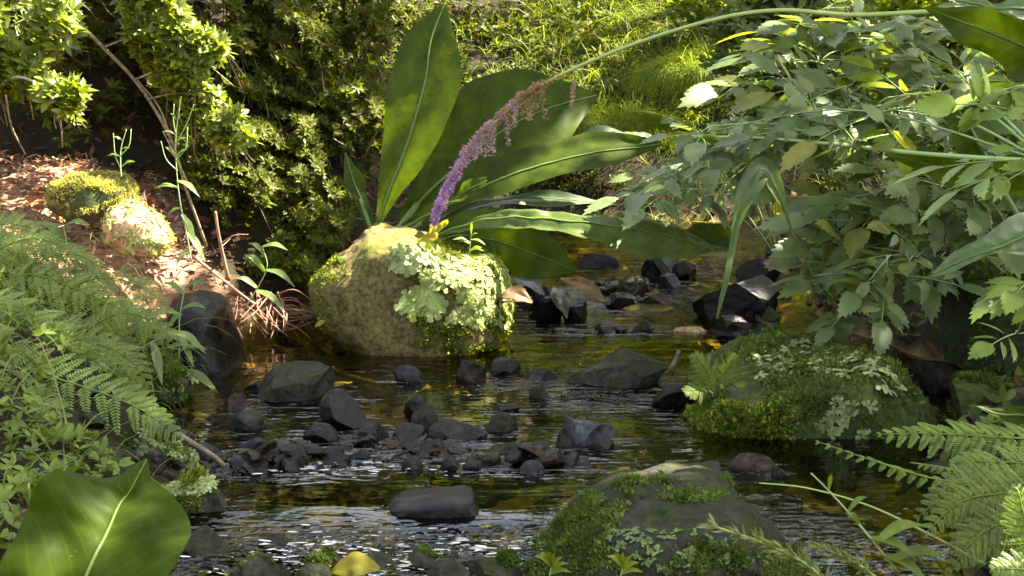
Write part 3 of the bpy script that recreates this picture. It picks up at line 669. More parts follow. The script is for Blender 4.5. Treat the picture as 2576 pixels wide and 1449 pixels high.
# weir of small mossy stones at the very front
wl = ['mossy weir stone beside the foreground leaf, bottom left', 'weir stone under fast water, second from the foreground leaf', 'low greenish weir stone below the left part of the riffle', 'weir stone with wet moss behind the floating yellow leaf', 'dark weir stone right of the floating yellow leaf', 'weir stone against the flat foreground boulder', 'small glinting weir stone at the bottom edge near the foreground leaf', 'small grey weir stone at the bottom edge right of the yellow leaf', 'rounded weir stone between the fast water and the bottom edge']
wb = [(440, 1340, 600, 1420), (590, 1372, 760, 1410), (740, 1395, 900, 1446), (880, 1405, 1010, 1450), (1010, 1392, 1150, 1440), (1150, 1405, 1310, 1470), (560, 1395, 720, 1480), (1060, 1420, 1180, 1490), (730, 1425, 850, 1490)]
for b_, l_ in zip(wb, wl):
    o_, v_, f_ = stone(*b_, 'mossstone', l_, 'weir stones along the front edge', depth=1.2, cuts=8, name='weir_stone', rough=.1)
    tufts(v_, f_, 700, 'moss_dark', o_, 'moss', nm(.3, 20, 18), .008, .5, 3)
# gravel lying in the bed and along the edges
PR = {}
for k in range(48):
    vv, ff = ICO[3 if k < 24 else 2]
    rg = np.random.default_rng(900 + k); v = vv.copy()
    for _ in range(10):
        n_ = nz(rg.normal(size=3)); d = .42 + .4 * rg.random(); h = v @ n_ - d; v = v - np.where(h > 0, h * .96, 0)[:, None] * n_
    PR[k] = (v * (1 + .08 * fbm(v * 3 + k, k, 3)[:, None]) * [1, .75, .55], ff)
for mt, cnt, lab, nm_ in [('wet', 2900, 'near-black wet gravel scattered over the bed of the stream', 'gravel'), ('wetbrown', 1800, 'dark brown wet gravel along the stream and its edges', 'gravel'), ('wetgrey', 1000, 'grey wet pebbles strewn through the riffles', 'pebbles')]:
    mb = MB()
    for k in range(cnt):
        y = 2.4 + rng.random() ** 1.3 * 7; x = xl(y) - .12 + rng.random() * (xr(y) - xl(y) + .3)
        if k % 5 < 3:
            q_ = RIFF[rng.integers(len(RIFF))]; x, y = q_[0] + rng.normal() * q_[2] * .8, q_[1] + rng.normal() * q_[3] * .8
        s = .010 + .045 * rng.random() ** 2.2; v, ff = PR[rng.integers(24) + (0 if s > .028 else 24)]; v = v * s; th = rng.random() * 6.3
        v = v @ np.array([[math.cos(th), math.sin(th), 0], [-math.sin(th), math.cos(th), 0], [0, 0, 1]])
        t2 = rng.normal() * .4; v = v @ np.array([[math.cos(t2), 0, math.sin(t2)], [0, 1, 0], [-math.sin(t2), 0, math.cos(t2)]])
        mb.add(v + [x, y, float(H(x, y)) + s * .22], ff)
    tag(mb.build(nm_, M[mt], sharp=R(28)), lab, nm_, kind='stuff')

# stream water
wx = np.arange(-2.2, 4.6, .03); wy = np.arange(1.6, 10.4, .03)
X, Y = np.meshgrid(wx, wy)
rm = np.maximum(.012, .85 * riffmask(X, Y) ** 1.4)
for (a_, b_, r_) in STONES: rm = np.maximum(rm, .4 * np.exp(-(((X - a_) / (r_ * 1.5)) ** 2 + ((Y - b_ + r_ * .3) / (r_ * 1.6)) ** 2)))
p = np.stack([X, Y, 0 * X], -1)
Zw = wz(Y) + .0015 * fbm(p * np.array([5, 9, 1]), 31, 3) + rm * .009 * fbm(p * np.array([9, 16, 1]), 41, 3)
mb, v, f = gridmesh(X, Y, Zw); mb.add(v, None, f, riffle=rm.ravel())
m, nt, out = newmat('stream_water')
gp = N_(nt, "ShaderNodeNewGeometry"); mp = N_(nt, "ShaderNodeMapping"); mp.inputs["Scale"].default_value = (4, 14, 1); nt.links.new(gp.outputs["Position"], mp.inputs[0])
n1 = noise_n(nt, 1.0, 2, .45, mp.outputs[0])
mp2 = N_(nt, "ShaderNodeMapping"); mp2.inputs["Scale"].default_value = (15, 34, 1); nt.links.new(gp.outputs["Position"], mp2.inputs[0])
n2 = noise_n(nt, 1.0, 2, .5, mp2.outputs[0])
at = N_(nt, "ShaderNodeAttribute", attribute_name="riffle")
def bumpn(h, dist, st, prev=None):
    b = N_(nt, "ShaderNodeBump"); b.inputs["Distance"].default_value = dist
    nt.links.new(h, b.inputs["Height"])
    if isinstance(st, float): b.inputs["Strength"].default_value = st
    else: nt.links.new(st, b.inputs["Strength"])
    if prev: nt.links.new(prev, b.inputs["Normal"])
    return b.outputs[0]
nb = bumpn(n1, .0045, .5); nb = bumpn(n1, .075, at.outputs["Fac"], nb); nb = bumpn(n2, .07, at.outputs["Fac"], nb)
fr = N_(nt, "ShaderNodeFresnel"); fr.inputs[0].default_value = 1.5; nt.links.new(nb, fr.inputs[1])
gl = N_(nt, "ShaderNodeBsdfGlossy"); gl.inputs["Roughness"].default_value = .02; nt.links.new(nb, gl.inputs["Normal"])
tr = N_(nt, "ShaderNodeBsdfTransparent"); tr.inputs[0].default_value = (.64, .56, .20, 1)
mx = N_(nt, "ShaderNodeMixShader"); nt.links.new(fr.outputs[0], mx.inputs[0]); nt.links.new(tr.outputs[0], mx.inputs[1]); nt.links.new(gl.outputs[0], mx.inputs[2]); nt.links.new(mx.outputs[0], out.inputs[0])
tag(mb.build('water', m), kind='structure')


# white flecks: froth, and sky glints painted on the weir and riffle
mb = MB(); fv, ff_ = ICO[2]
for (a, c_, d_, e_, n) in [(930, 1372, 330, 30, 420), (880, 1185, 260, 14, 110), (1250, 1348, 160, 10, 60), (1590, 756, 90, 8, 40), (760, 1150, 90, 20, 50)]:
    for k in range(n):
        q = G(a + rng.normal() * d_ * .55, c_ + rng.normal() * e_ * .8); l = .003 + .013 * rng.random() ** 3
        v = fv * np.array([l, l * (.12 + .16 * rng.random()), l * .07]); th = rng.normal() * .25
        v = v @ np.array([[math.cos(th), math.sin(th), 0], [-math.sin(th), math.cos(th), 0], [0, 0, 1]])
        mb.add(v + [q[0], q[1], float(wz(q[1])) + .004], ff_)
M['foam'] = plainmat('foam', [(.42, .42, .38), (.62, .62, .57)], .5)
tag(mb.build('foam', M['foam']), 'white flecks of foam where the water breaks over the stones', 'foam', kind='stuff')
# ------------------------------------------------------------------ plants
def hz_at(x, y): return float(H(x, y))
def pp(*pts): return [P(a, b, c) for a, b, c in pts]
def leaf_part(parent, pts, hwpx, nrm, mat='cabbage', name='leaf', rib=True, ribr=.006, label=None, **kw):
    Ym = np.mean([p[2] for p in pts]); mb = MB()
    c, NN = big_leaf(mb, pp(*pts), [h * m_per_px(Ym) for h in hwpx], nrm, **kw)
    o = mb.build(name, M[mat], parent)
    if label: o['label'] = label
    if rib:
        r = MB(); tube(r, c + NN * ribr * .25, ribr, ribr * .25, n=6, raw=True); r.build('midrib', M['midrib'], o)
    return o
def petiole(parent, pts, r0, r1, mat='petiole'):
    mb = MB(); tube(mb, pp(*pts), r0, r1, n=8, seg=12); return mb.build('petiole', M[mat], parent)

cab = thing('skunk_cabbage', 'large plant with huge dark green paddle leaves fanning out behind the brown boulder', 'plant', P(975, 640, 5.42))
leaf_part(cab, [(952, 560, 5.35), (980, 480, 5.33), (1012, 400, 5.32), (1045, 300, 5.32), (1072, 200, 5.34), (1085, 100, 5.38), (1118, 12, 5.42)], [8, 28, 58, 82, 92, 72, 8], (-.25, -1, .1), seed=1, fold=.10, wav=.007, ribr=.010, label='tallest upright leaf')
leaf_part(cab, [(1010, 560, 5.6), (1085, 480, 5.62), (1160, 410, 5.65), (1260, 330, 5.68), (1370, 275, 5.72), (1500, 240, 5.8)], [14, 40, 120, 150, 120, 8], (-.15, -1, .35), seed=2, fold=.15, ribr=.009, label='broad dark leaf behind the purple flower')
leaf_part(cab, [(1000, 585, 5.5), (1100, 530, 5.5), (1220, 465, 5.5), (1350, 420, 5.52), (1500, 385, 5.55), (1665, 362, 5.6)], [10, 26, 44, 60, 66, 6], (-.05, -.75, .65), seed=3, fold=.2, ribr=.009)
leaf_part(cab, [(1380, 400, 5.72), (1480, 352, 5.74), (1580, 338, 5.72), (1650, 350, 5.7)], [6, 30, 30, 5], (.2, -.5, .85), 'grey_leaf', seed=4, rib=False, label='pale leaf tip curling back')
leaf_part(cab, [(1005, 588, 5.3), (1085, 535, 5.22), (1150, 498, 5.15), (1225, 455, 5.1)], [6, 26, 32, 16], (.35, -.55, .75), seed=5, fold=.25, ribr=.007, label='short sunlit leaf')
leaf_part(cab, [(1060, 590, 5.6), (1150, 535, 5.66), (1260, 508, 5.7), (1400, 502, 5.75), (1570, 518, 5.8)], [6, 22, 30, 30, 5], (0, -.4, .95), 'grey_leaf', seed=6, fold=.1, ribr=.004)
leaf_part(cab, [(1080, 600, 5.2), (1235, 552, 5.05), (1400, 556, 5.0), (1600, 582, 4.98), (1740, 612, 4.98), (1835, 632, 5.0)], [6, 20, 52, 64, 46, 5], (.1, -.62, .8), 'pleated_leaf', seed=7, fold=-.1, wav=.022, pleat=.009, ribr=.005, label='long pleated leaf arching over the stream')
leaf_part(cab, [(1090, 610, 5.42), (1160, 592, 5.40), (1250, 606, 5.38), (1360, 645, 5.36), (1450, 682, 5.34)], [8, 60, 82, 62, 4], (-.15, -.98, .1), seed=8, fold=-.10, ribr=.004, label='dark drooping leaf over the boulder')
leaf_part(cab, [(1035, 622, 5.0), (1075, 595, 4.93), (1105, 575, 4.9), (1128, 555, 4.88)], [5, 22, 18, 3], (.2, -.7, .7), 'cabbage_yellow', seed=9, rib=False, label='small yellowing leaf')
leaf_part(cab, [(945, 600, 5.45), (915, 520, 5.5), (890, 455, 5.55), (868, 385, 5.6)], [8, 16, 26, 4], (.35, -1, .2), seed=10, ribr=.006)
leaf_part(cab, [(1700, 605, 5.3), (1760, 590, 5.3), (1810, 600, 5.3), (1828, 628, 5.25)], [6, 30, 38, 6], (0, -.9, .4), seed=12, rib=False)
petiole(cab, [(985, 640, 5.42), (1000, 585, 5.5), (1050, 515, 5.6)], .022, .016)
petiole(cab, [(960, 640, 5.42), (948, 590, 5.38), (960, 540, 5.35)], .020, .013)
petiole(cab, [(970, 640, 5.42), (1000, 600, 5.4), (1060, 560, 5.45)], .018, .012)
petiole(cab, [(980, 645, 5.42), (1030, 615, 5.3), (1090, 598, 5.2)], .014, .009)
petiole(cab, [(955, 640, 5.42), (935, 580, 5.46), (905, 500, 5.5)], .013, .008)

# foreground leaf
FL = thing('foreground_leaf_plant', 'huge glossy paddle leaf in the bottom left corner nearest the viewer', 'leaf', P(235, 1640, 2.1))
leaf_part(FL, [(165, 1590, 2.05), (215, 1460, 2.07), (258, 1360, 2.10), (285, 1300, 2.13), (308, 1256, 2.17), (338, 1208, 2.21), (369, 1156, 2.25)], [182, 204, 212, 202, 150, 48, 3], (.15, -.72, .72), 'front_leaf', seed=21, fold=.20, wav=.022, nseg=56, nw=16, pleat=.0012, ribr=.004)
petiole(FL, [(140, 1700, 2.1), (150, 1650, 2.06), (165, 1590, 2.05)], .012, .009)

# large-leaved plant on the right edge
RP = thing('large_leaved_plant', 'large-leaved plant leaning in from the right edge with pale and glowing broad leaves', 'plant', P(2760, 700, 3.3))
leaf_part(RP, [(2720, 215, 3.1), (2600, 130, 3.12), (2470, 72, 3.16), (2325, 18, 3.2)], [70, 82, 56, 4], (-.35, -.75, -.45), seed=31, fold=.15, label='glowing leaf in the top right corner')
leaf_part(RP, [(2760, 520, 3.0), (2640, 570, 2.95), (2540, 610, 2.92), (2440, 645, 2.9), (2345, 692, 2.9)], [60, 62, 48, 38, 4], (.1, -.55, .85), 'grey_leaf', seed=32, fold=.2, label='pale grey-green leaf pointing left')
leaf_part(RP, [(2780, 450, 3.6), (2600, 440, 3.6), (2430, 435, 3.62), (2225, 385, 3.66)], [60, 66, 46, 5], (.1, -.8, -.3), seed=33, fold=.12)
leaf_part(RP, [(2700, 10, 3.3), (2580, 30, 3.3), (2480, 20, 3.3), (2400, 0, 3.3)], [50, 52, 40, 4], (0, -.6, .8), 'grey_leaf', seed=34)
leaf_part(RP, [(2490, 420, 3.5), (2440, 330, 3.5), (2410, 270, 3.5), (2395, 225, 3.5)], [30, 62, 48, 6], (.3, -1, .1), seed=35)
leaf_part(RP, [(2720, 1020, 2.9), (2620, 1042, 2.9), (2530, 1046, 2.9), (2455, 1022, 2.9)], [30, 34, 22, 3], (.0, -.7, .7), seed=36)
for q in ([(2770, 760, 3.3), (2790, 500, 3.2), (2720, 215, 3.1)], [(2770, 760, 3.3), (2800, 620, 3.1), (2760, 520, 3.0)], [(2770, 760, 3.3), (2820, 580, 3.5), (2780, 450, 3.6)], [(2770, 760, 3.3), (2780, 400, 3.4), (2700, 10, 3.3)], [(2770, 760, 3.3), (2600, 600, 3.45), (2490, 420, 3.5)], [(2770, 780, 3.3), (2780, 960, 3.1), (2720, 1020, 2.9)]): petiole(RP, q, .012, .006)

# purple flower spike
fl = thing('flower_spike', 'purple plume flower fading to brown, bowing down on a long pale stalk', 'flower', P(2650, 60, 3.7))
mb = MB(); st = [(2650, 40, 3.75), (2400, 28, 3.85), (2150, 38, 3.98), (1980, 26, 4.05), (1850, 38, 4.1), (1700, 76, 4.16), (1550, 128, 4.22), (1400, 194, 4.28), (1300, 258, 4.3), (1215, 340, 4.3), (1150, 430, 4.3), (1108, 510, 4.3), (1092, 565, 4.3)]
tube(mb, pp(*st), [.008, .007, .0065, .006, .0055, .004, .003, .002], n=7, seg=70); mb.build('stalk', M['stalk'], fl)
sp = catmull(pp(*st[7:]), 120)
parts = {'purple': [[], []], 'mauve': [[], []], 'brownfl': [[], []]}
def florets(c, rad, n, kind):
    c = np.asarray(c); i = rng.integers(0, len(c), n); d = nrows(rng.normal(size=(n, 3)))
    parts[kind][0].append(c[i] + d * (rad * rng.random(n) ** .6)[:, None]); parts[kind][1].append(d)
for i, c in enumerate(sp):
    t = i / len(sp)
    tk = t + rng.normal() * .06; kind = 'purple' if tk > .5 else ('mauve' if tk > .27 else 'brownfl')
    # dense core
    core = .004 + .011 * min(1, (1 - t) * 3.2) * (t > .18) * (.6 if t < .5 else 1.)
    florets(c[None] + rng.normal(size=(4, 3)) * .004, core, 30 if t > .45 else 16, kind)
    if i % 3 == 0 and .03 < t < .93:                   # side spikelets: hang below, lie along above
        for sg in (0, 1):
            L = (.095 * (1 - t) ** .7 + .014) * (.55 + .7 * rng.random()) * (.65 if t > .5 else 1.); q = c.copy(); pts = []
            d = nz(np.array([rng.normal() * .4 - .25, rng.normal() * .5, -.8])) if sg == 0 else nz(np.array([-.5, rng.normal() * .4, .45]))
            if sg == 1: L *= .36
            for k in range(12):
                pts.append(q.copy()); q = q + d * L / 12; d = nz(d + np.array([0, 0, -.10 if sg == 0 else -.12]))
            florets(np.array(pts), .0055, 110, kind)
mb = MB()
for k, (nm_, lab) in {'purple': ('floret_cluster', 'fresh purple florets'), 'mauve': ('floret_cluster', 'fading mauve florets'), 'brownfl': ('floret_cluster', 'withered brown florets')}.items():
    b_ = np.concatenate(parts[k][0]); d_ = np.concatenate(parts[k][1]); mb = MB()
    simple_leaves(mb, b_, d_, rng.normal(size=b_.shape), .006 + .005 * rng.random(len(b_)), .0035)
    o_ = mb.build(nm_, M[k], fl); o_['label'] = lab
# lone withered spikelet on the bare stalk
mb = MB(); q = P(1447, 175, 4.26); pts = np.array([q + np.array([-.012 * k / 10, 0, -.012 * k]) for k in range(10)])
i = rng.integers(3, 10, 160); d_ = nrows(rng.normal(size=(160, 3))); simple_leaves(mb, pts[i] + d_ * .003, d_, rng.normal(size=(160, 3)), .007, .004); tube(mb, pts, .0015, .001, n=4, raw=True); mb.build('dry_spikelet', M['brownfl'], fl)

# compound serrated foliage, right
def compound(lb, sb, base, d, up, L, n=5, seed=0, droop=.2):
    """one divided leaf: a thin stalk with paired toothed leaflets and one at the end"""
    d = nz(d); S = nz(np.cross(d, up)); N = np.cross(S, d); c = [np.asarray(base, float)]; q = c[0].copy(); dd = d.copy()
    for k in range(6): q = q + dd * L / 6; dd = nz(dd - np.array([0, 0, droop / 6])); c.append(q.copy())
    c = np.array(c); tube(sb, c, .0022, .0012, n=4, raw=True); npair = (n - 1) // 2
    for k in range(npair):
        at_ = c[2 + int(round(3.2 * k / max(1, npair)))]
        for sg in (1, -1):
            ll = L * (.62 - .1 * k) * (.8 + .4 * rng.random()); dr = nz(S * sg * .85 + d * .55 - N * .1 + rng.normal(size=3) * .12)
            serrated(lb, at_ + dr * .008, dr, N + rng.normal(size=3) * .25, ll, ll * .20, 7, .10 + .18 * rng.random())
    serrated(lb, c[-1], dd + rng.normal(size=3) * .05, N + rng.normal(size=3) * .15, L * .78, L * .165, 8, .15)
def leafy_plant(name, label, root, crowns, mat, cat='plant', group=None, stemmat='stalk_green', L=(.14, .21), rs=.004, extra=None):
    """crowns: list of (px, py, Y, spread px, count); stems run from the root to each crown"""
    t = thing(name, label, cat, root, group); lb = MB(); sb = MB(); root = np.asarray(root, float)
    for (a, b, Yc, spx, cnt) in crowns:
        cc = P(a, b, Yc); mid_ = (root + cc) / 2 + np.array([0, 0, .10]); tube(sb, [root, mid_, cc], rs, rs * .5, n=5, seg=10)
        for k in range(int(cnt * .95)):
            o = rng.normal(size=3) * np.array([1, .9, .75]) * spx * m_per_px(Yc) * .55; bpos = cc + o * .55
            d = nz(o * np.array([1, 1, .35]) + np.array([-.03, -.04, .0])); tube(sb, [cc, (cc + bpos) / 2 + np.array([0, 0, .01]), bpos], .002, .0016, n=4, seg=4)
            compound(lb, sb, bpos, d, nz(np.array([0, -.4, 1]) + rng.normal(size=3) * .25), L[0] + (L[1] - L[0]) * rng.random(), 7 if rng.random() < .5 else 5)
    if extra: extra(lb, sb)
    lb.build('foliage', M[mat], t); sb.build('stem', M[stemmat], t); return t
def hero(lb, sb, lst):
    for (x0, y0, x1, y1, Yc, nrm, n) in lst:
        a, b = P(x0, y0, Yc), P(x1, y1, Yc); compound(lb, sb, a, b - a, nz(nrm), np.linalg.norm(b - a) * .62, n, droop=.15)
gr_ = 'toothed leafy plants on the right bank'
leafy_plant('leafy_plant', 'leafy toothed plant whose long straight stalk crosses the picture from the right edge', P(2640, 410, 3.25),
    [(2300, 300, 3.75, 90, 5), (2200, 270, 3.8, 110, 6), (2060, 330, 3.9, 110, 6), (1760, 335, 4.1, 80, 5)], 'astilbe', 'plant', gr_,
    extra=lambda lb, sb: (tube(sb, pp((2660, 408, 3.2), (2520, 401, 3.3), (2300, 385, 3.5), (2100, 363, 3.72), (1900, 347, 3.92), (1700, 343, 4.1)), .0075, .0035, n=7, seg=30),
                          hero(lb, sb, [(1800, 340, 1625, 330, 4.1, (0, -.4, 1), 5), (2215, 283, 2290, 258, 3.7, (0, -.6, .8), 3), (2290, 380, 2190, 260, 3.55, (0, -1, .3), 3), (2160, 372, 2110, 300, 3.7, (0, -.8, .5), 5)])))
leafy_plant('leafy_plant', 'pale sunlit toothed foliage overhanging the stream just right of the cabbage leaf tips', P(1950, 640, 5.5),
    [(1700, 455, 5.0, 80, 5), (1800, 405, 5.1, 100, 7), (1900, 370, 5.1, 120, 8), (1780, 380, 5.3, 110, 7), (1950, 430, 5.2, 80, 5)], 'astilbe', 'plant', gr_,
    extra=lambda lb, sb: hero(lb, sb, [(1790, 478, 1630, 462, 4.9, (0, -.6, .8), 5), (1850, 440, 1760, 520, 4.9, (0, -.7, .7), 5), (1800, 410, 1690, 440, 4.9, (0, -.6, .8), 5)]))
leafy_plant('leafy_plant', 'tall mass of toothed foliage under the arching flower stalk, upper right', P(2150, 620, 5.0),
    [(1960, 200, 5.0, 120, 9), (2060, 160, 5.0, 130, 10), (1950, 320, 4.9, 130, 10), (2080, 260, 4.7, 130, 10), (2180, 180, 4.7, 130, 10), (2120, 90, 5.0, 120, 8), (1990, 90, 5.2, 100, 5)], 'astilbe', 'plant', gr_, L=(.16, .25))
leafy_plant('leafy_plant', 'shaded toothed foliage filling the right side beneath the long stalk', P(2350, 800, 4.6),
    [(2170, 520, 4.6, 100, 8), (2240, 480, 4.5, 120, 9), (2330, 500, 4.4, 140, 10), (2450, 540, 4.3, 130, 9), (2290, 590, 4.3, 120, 9), (2380, 620, 4.4, 120, 8), (2180, 620, 4.5, 90, 7)], 'astilbe', 'plant', gr_, L=(.16, .25),
    extra=lambda lb, sb: hero(lb, sb, [(2100, 660, 2030, 560, 4.4, (0, -1, .2), 3)]))
leafy_plant('leafy_plant', 'low drooping toothed leaves hanging over the black hollow at the right', P(2380, 760, 4.4),
    [(2150, 690, 4.3, 80, 5), (2220, 690, 4.1, 90, 5), (2300, 650, 4.1, 90, 6), (2140, 760, 4.3, 50, 3)], 'astilbe', 'plant', gr_, L=(.15, .22),
    extra=lambda lb, sb: hero(lb, sb, [(2240, 640, 2150, 745, 3.95, (0, -.9, .5), 5), (2280, 630, 2310, 755, 3.95, (0, -1, .2), 3), (2230, 640, 2240, 740, 3.95, (0, -1, .2), 3)]))
leafy_plant('leafy_plant', 'big pale toothed leaves coming in from the right edge in front of everything', P(2700, 640, 3.0),
    [(2620, 400, 2.85, 90, 4), (2560, 300, 2.9, 80, 4), (2640, 200, 3.0, 90, 4), (2600, 700, 3.0, 90, 4), (2560, 840, 3.2, 60, 3)], 'fern_lit', 'plant', gr_, L=(.12, .16),
    extra=lambda lb, sb: hero(lb, sb, [(2640, 400, 2470, 475, 2.8, (0, -.7, .7), 3), (2640, 290, 2470, 270, 2.8, (0, -.5, .9), 3), (2640, 380, 2500, 360, 2.8, (0, -.5, .9), 3), (2640, 200, 2480, 235, 2.85, (0, -.4, .9), 3), (2650, 700, 2550, 800, 2.9, (0, -.9, .3), 3)]))
leafy_plant('leafy_plant', 'dark foliage behind the long stalk in the upper right corner', P(2700, 500, 5.0),
    [(2300, 120, 4.9, 140, 9), (2420, 200, 4.6, 140, 9), (2480, 120, 4.4, 120, 7), (2350, 260, 4.6, 130, 9), (2500, 330, 4.3, 120, 8), (2250, 40, 5.2, 120, 6), (2420, 420, 4.4, 120, 8)], 'astilbe', 'plant', gr_, L=(.16, .25))

# hanging blade over the stream
hb = thing('hanging_blade', 'long pale strap leaf bent down towards the water, right of centre', 'leaf', P(1990, 580, 4.05))
leaf_part(hb, [(1990, 580, 4.08), (1955, 490, 4.04), (1915, 428, 4.0), (1875, 480, 3.96), (1850, 560, 3.95), (1830, 680, 3.94), (1803, 802, 3.94)], [6, 20, 30, 26, 18, 10, 2], (.5, -.8, .4), 'grey_leaf', seed=41, fold=.3, ribr=.002, name='leaf_blade')
petiole(hb, [(2120, 800, 4.2), (2040, 680, 4.12), (1990, 580, 4.08)], .004, .003)
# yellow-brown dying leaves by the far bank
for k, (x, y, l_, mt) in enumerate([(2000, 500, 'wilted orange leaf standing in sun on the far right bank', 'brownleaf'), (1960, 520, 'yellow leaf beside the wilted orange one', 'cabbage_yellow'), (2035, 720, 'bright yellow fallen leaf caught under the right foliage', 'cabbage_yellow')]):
    Yc = 5.6 if k < 2 else 4.6; mb = MB(); a, b = P(x + 12, y - 40, Yc), P(x - 8, y + 45, Yc)
    if k == 2: a, b = P(1985, 712, Yc), P(2090, 735, Yc)
    big_leaf(mb, [a, (a + b) / 2 + [0, -.02, .01], b], [.008, .04 if k < 2 else .022, .004], (.2, -.9, .4), seed=50 + k, nseg=14, nw=4); o_ = mb.build('dying_leaf', M[mt])
    settle(o_, b); tag(o_, l_, 'leaf')

# floating and fallen leaves
def star(cx, cy, Yc, r, mat, label, name='fallen_leaf'):
    c = P(cx, cy, Yc); mb = MB()
    for th, l in ((-1.0, .8), (-.35, 1.), (.3, 1.1), (.95, .9), (1.7, .6)):
        d = np.array([math.sin(th), -.25, math.cos(th) * .9]); S = nz(np.cross(d, [0, -1, .2])); pts = [c, c + d * r * l * .55, c + d * r * l]
        big_leaf(mb, pts, [r * .10, r * .22, r * .01], (0, -1, .3), wav=.002, nseg=10, nw=3, seed=int(cx) % 7, pleat=0)
    o = mb.build(name, M[mat]); settle(o, c); tag(o, label, 'leaf')
star(972, 884, 4.92, .07, 'grey_leaf', 'pale green star-shaped leaf floating at the foot of the big boulder')
mb = MB(); a, b = P(832, 1440, 2.58), P(955, 1432, 2.56); big_leaf(mb, [a, (a + b) / 2 + [0, 0, .012], b], [.004, .032, .004], (0, -.7, .7), nseg=16, nw=5, seed=5, wav=.004)
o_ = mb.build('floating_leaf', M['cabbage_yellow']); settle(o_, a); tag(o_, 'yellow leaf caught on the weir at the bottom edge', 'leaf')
mb = MB(); a, b = P(792, 822, 4.85), P(820, 808, 4.82); big_leaf(mb, [a, (a + b) / 2 + [0, 0, .004], b], [.003, .014, .002], (0, -.8, .6), nseg=10, nw=3, seed=6, wav=.002)
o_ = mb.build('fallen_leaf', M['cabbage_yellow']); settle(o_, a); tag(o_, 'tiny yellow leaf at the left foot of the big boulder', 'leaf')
for (a, b, hw, nr_, mt, l_) in [((1262, 745, 4.7), (1340, 760, 4.72), .035, (0, -.8, .6), 'brownleaf', 'curled brown leaf lying right of the big boulder'),
    ((1410, 700, 5.7), (1525, 760, 5.6), .05, (0, -.5, .9), 'brownleaf', 'large brown dead leaf draped over stones behind the big boulder'),
    ((1395, 722, 5.75), (1425, 800, 5.55), .05, (.3, -.9, .3), 'grayleaf', 'grey sodden leaf plastered on the taller black stone'),
    ((1290, 700, 6.1), (1370, 742, 5.9), .05, (0, -.6, .8), 'grayleaf', 'grey dead leaf on the stone under the drooping leaf'),
    ((1630, 625, 7.4), (1700, 680, 7.2), .05, (0, -.7, .7), 'grayleaf', 'torn grey leaf on the upper stream stones'),
    ((1920, 660, 6.5), (1985, 690, 6.4), .06, (0, -.7, .6), 'brownleaf', 'brown leaf hanging over the far riffle')]:
    mb = MB(); A, B_ = P(*a), P(*b); big_leaf(mb, [A, (A + B_) / 2 + [0, 0, .02], B_], [.006, hw, .004], nr_, nseg=16, nw=5, seed=int(a[0]) % 9, wav=.012); o_ = mb.build('dead_leaf', M[mt]); settle(o_, B_); tag(o_, l_, 'leaf')

# ---- sticks
def stick(pts, r0, r1, mat, name, label, cat='stick', branches=()):
    mb = MB(); tube(mb, pp(*pts), r0, r1, n=7, seg=24)
    for b in branches: tube(mb, pp(*b[0]), b[1], b[1] * .4, n=5)
    o = mb.build(name, M[mat]); settle(o, P(*pts[0])); return tag(o, label, cat)
stick([(575, 705, 5.2), (560, 640, 5.15), (548, 580, 5.1), (542, 532, 5.08)], .008, .005, 'twig', 'broken_twig', 'bare broken twig standing upright on the left bank', 'twig', [([(553, 615, 5.13), (590, 592, 5.1), (625, 590, 5.1)], .003), ([(558, 620, 5.13), (580, 600, 5.2)], .002)])
stick([(455, 1098, 3.3), (500, 1125, 3.28), (540, 1150, 3.25), (565, 1172, 3.22)], .008, .006, 'bark', 'broken_twig', 'dark broken twig poking over the water at the tip of the left fern', 'twig')
stick([(835, 930, 4.62), (880, 948, 4.6), (960, 968, 4.55)], .014, .008, 'bark', 'driftwood', 'dark stick lying in the shallows behind the sloping black stone', 'stick')
stick([(1688, 930, 4.55), (1702, 905, 4.55), (1708, 882, 4.55)], .012, .007, 'bark', 'driftwood', 'black stub of wood at the right end of the big dark slab', 'stick')
stick([(480, 640, 5.25), (530, 680, 5.15), (600, 735, 5.05), (640, 765, 5.0)], .007, .004, 'twig', 'fallen_twig', 'thin straight twig slanting down the left bank', 'twig')
stick([(1530, 500, 6.6), (1560, 478, 6.6), (1595, 478, 6.6)], .006, .003, 'twig', 'fallen_twig', 'forked pale twig at the foot of the grassy bank', 'twig', [([(1545, 490, 6.6), (1570, 492, 6.55), (1590, 500, 6.5)], .003)])
rt = thing('exposed_roots', 'reddish bare roots trailing from the left bank to the water beside the boulder', 'roots', P(650, 850, 5.15)); mb = MB()
for k in range(26):
    x0 = 590 + rng.random() * 120; y0 = 735 + rng.random() * 30; x1 = x0 + rng.normal() * 30 + (90 if k % 2 else 0) * rng.random(); y1 = 800 + rng.random() * 55
    tube(mb, pp((x0, y0, 5.3), ((x0 + x1) / 2 + rng.normal() * 15, (y0 + y1) / 2 - 12 * rng.random(), 5.18), (x1, y1, 5.1)), .004 * (.4 + rng.random()), .0012, n=5)
for k in range(14):
    y0 = 740 + rng.random() * 80; x0 = 640 + rng.random() * 40; tube(mb, pp((x0, y0, 5.25), (x0 + 70, y0 + rng.normal() * 15, 5.2), (800 - rng.random() * 30, y0 + 10 + rng.normal() * 22, 5.2)), .0035 * (.4 + rng.random()), .001, n=5)
mb.build('root', M['root'], rt)
mb = MB()
for k in range(7):
    y0 = 742 + rng.normal() * 14; tube(mb, pp((1262, 745 + k * 3, 4.95), (1290, y0, 4.85), (1318 + rng.random() * 20, y0 + rng.normal() * 14, 4.8)), .002, .0008, n=4)
o_ = mb.build('rootlet', M['twig'], bo)
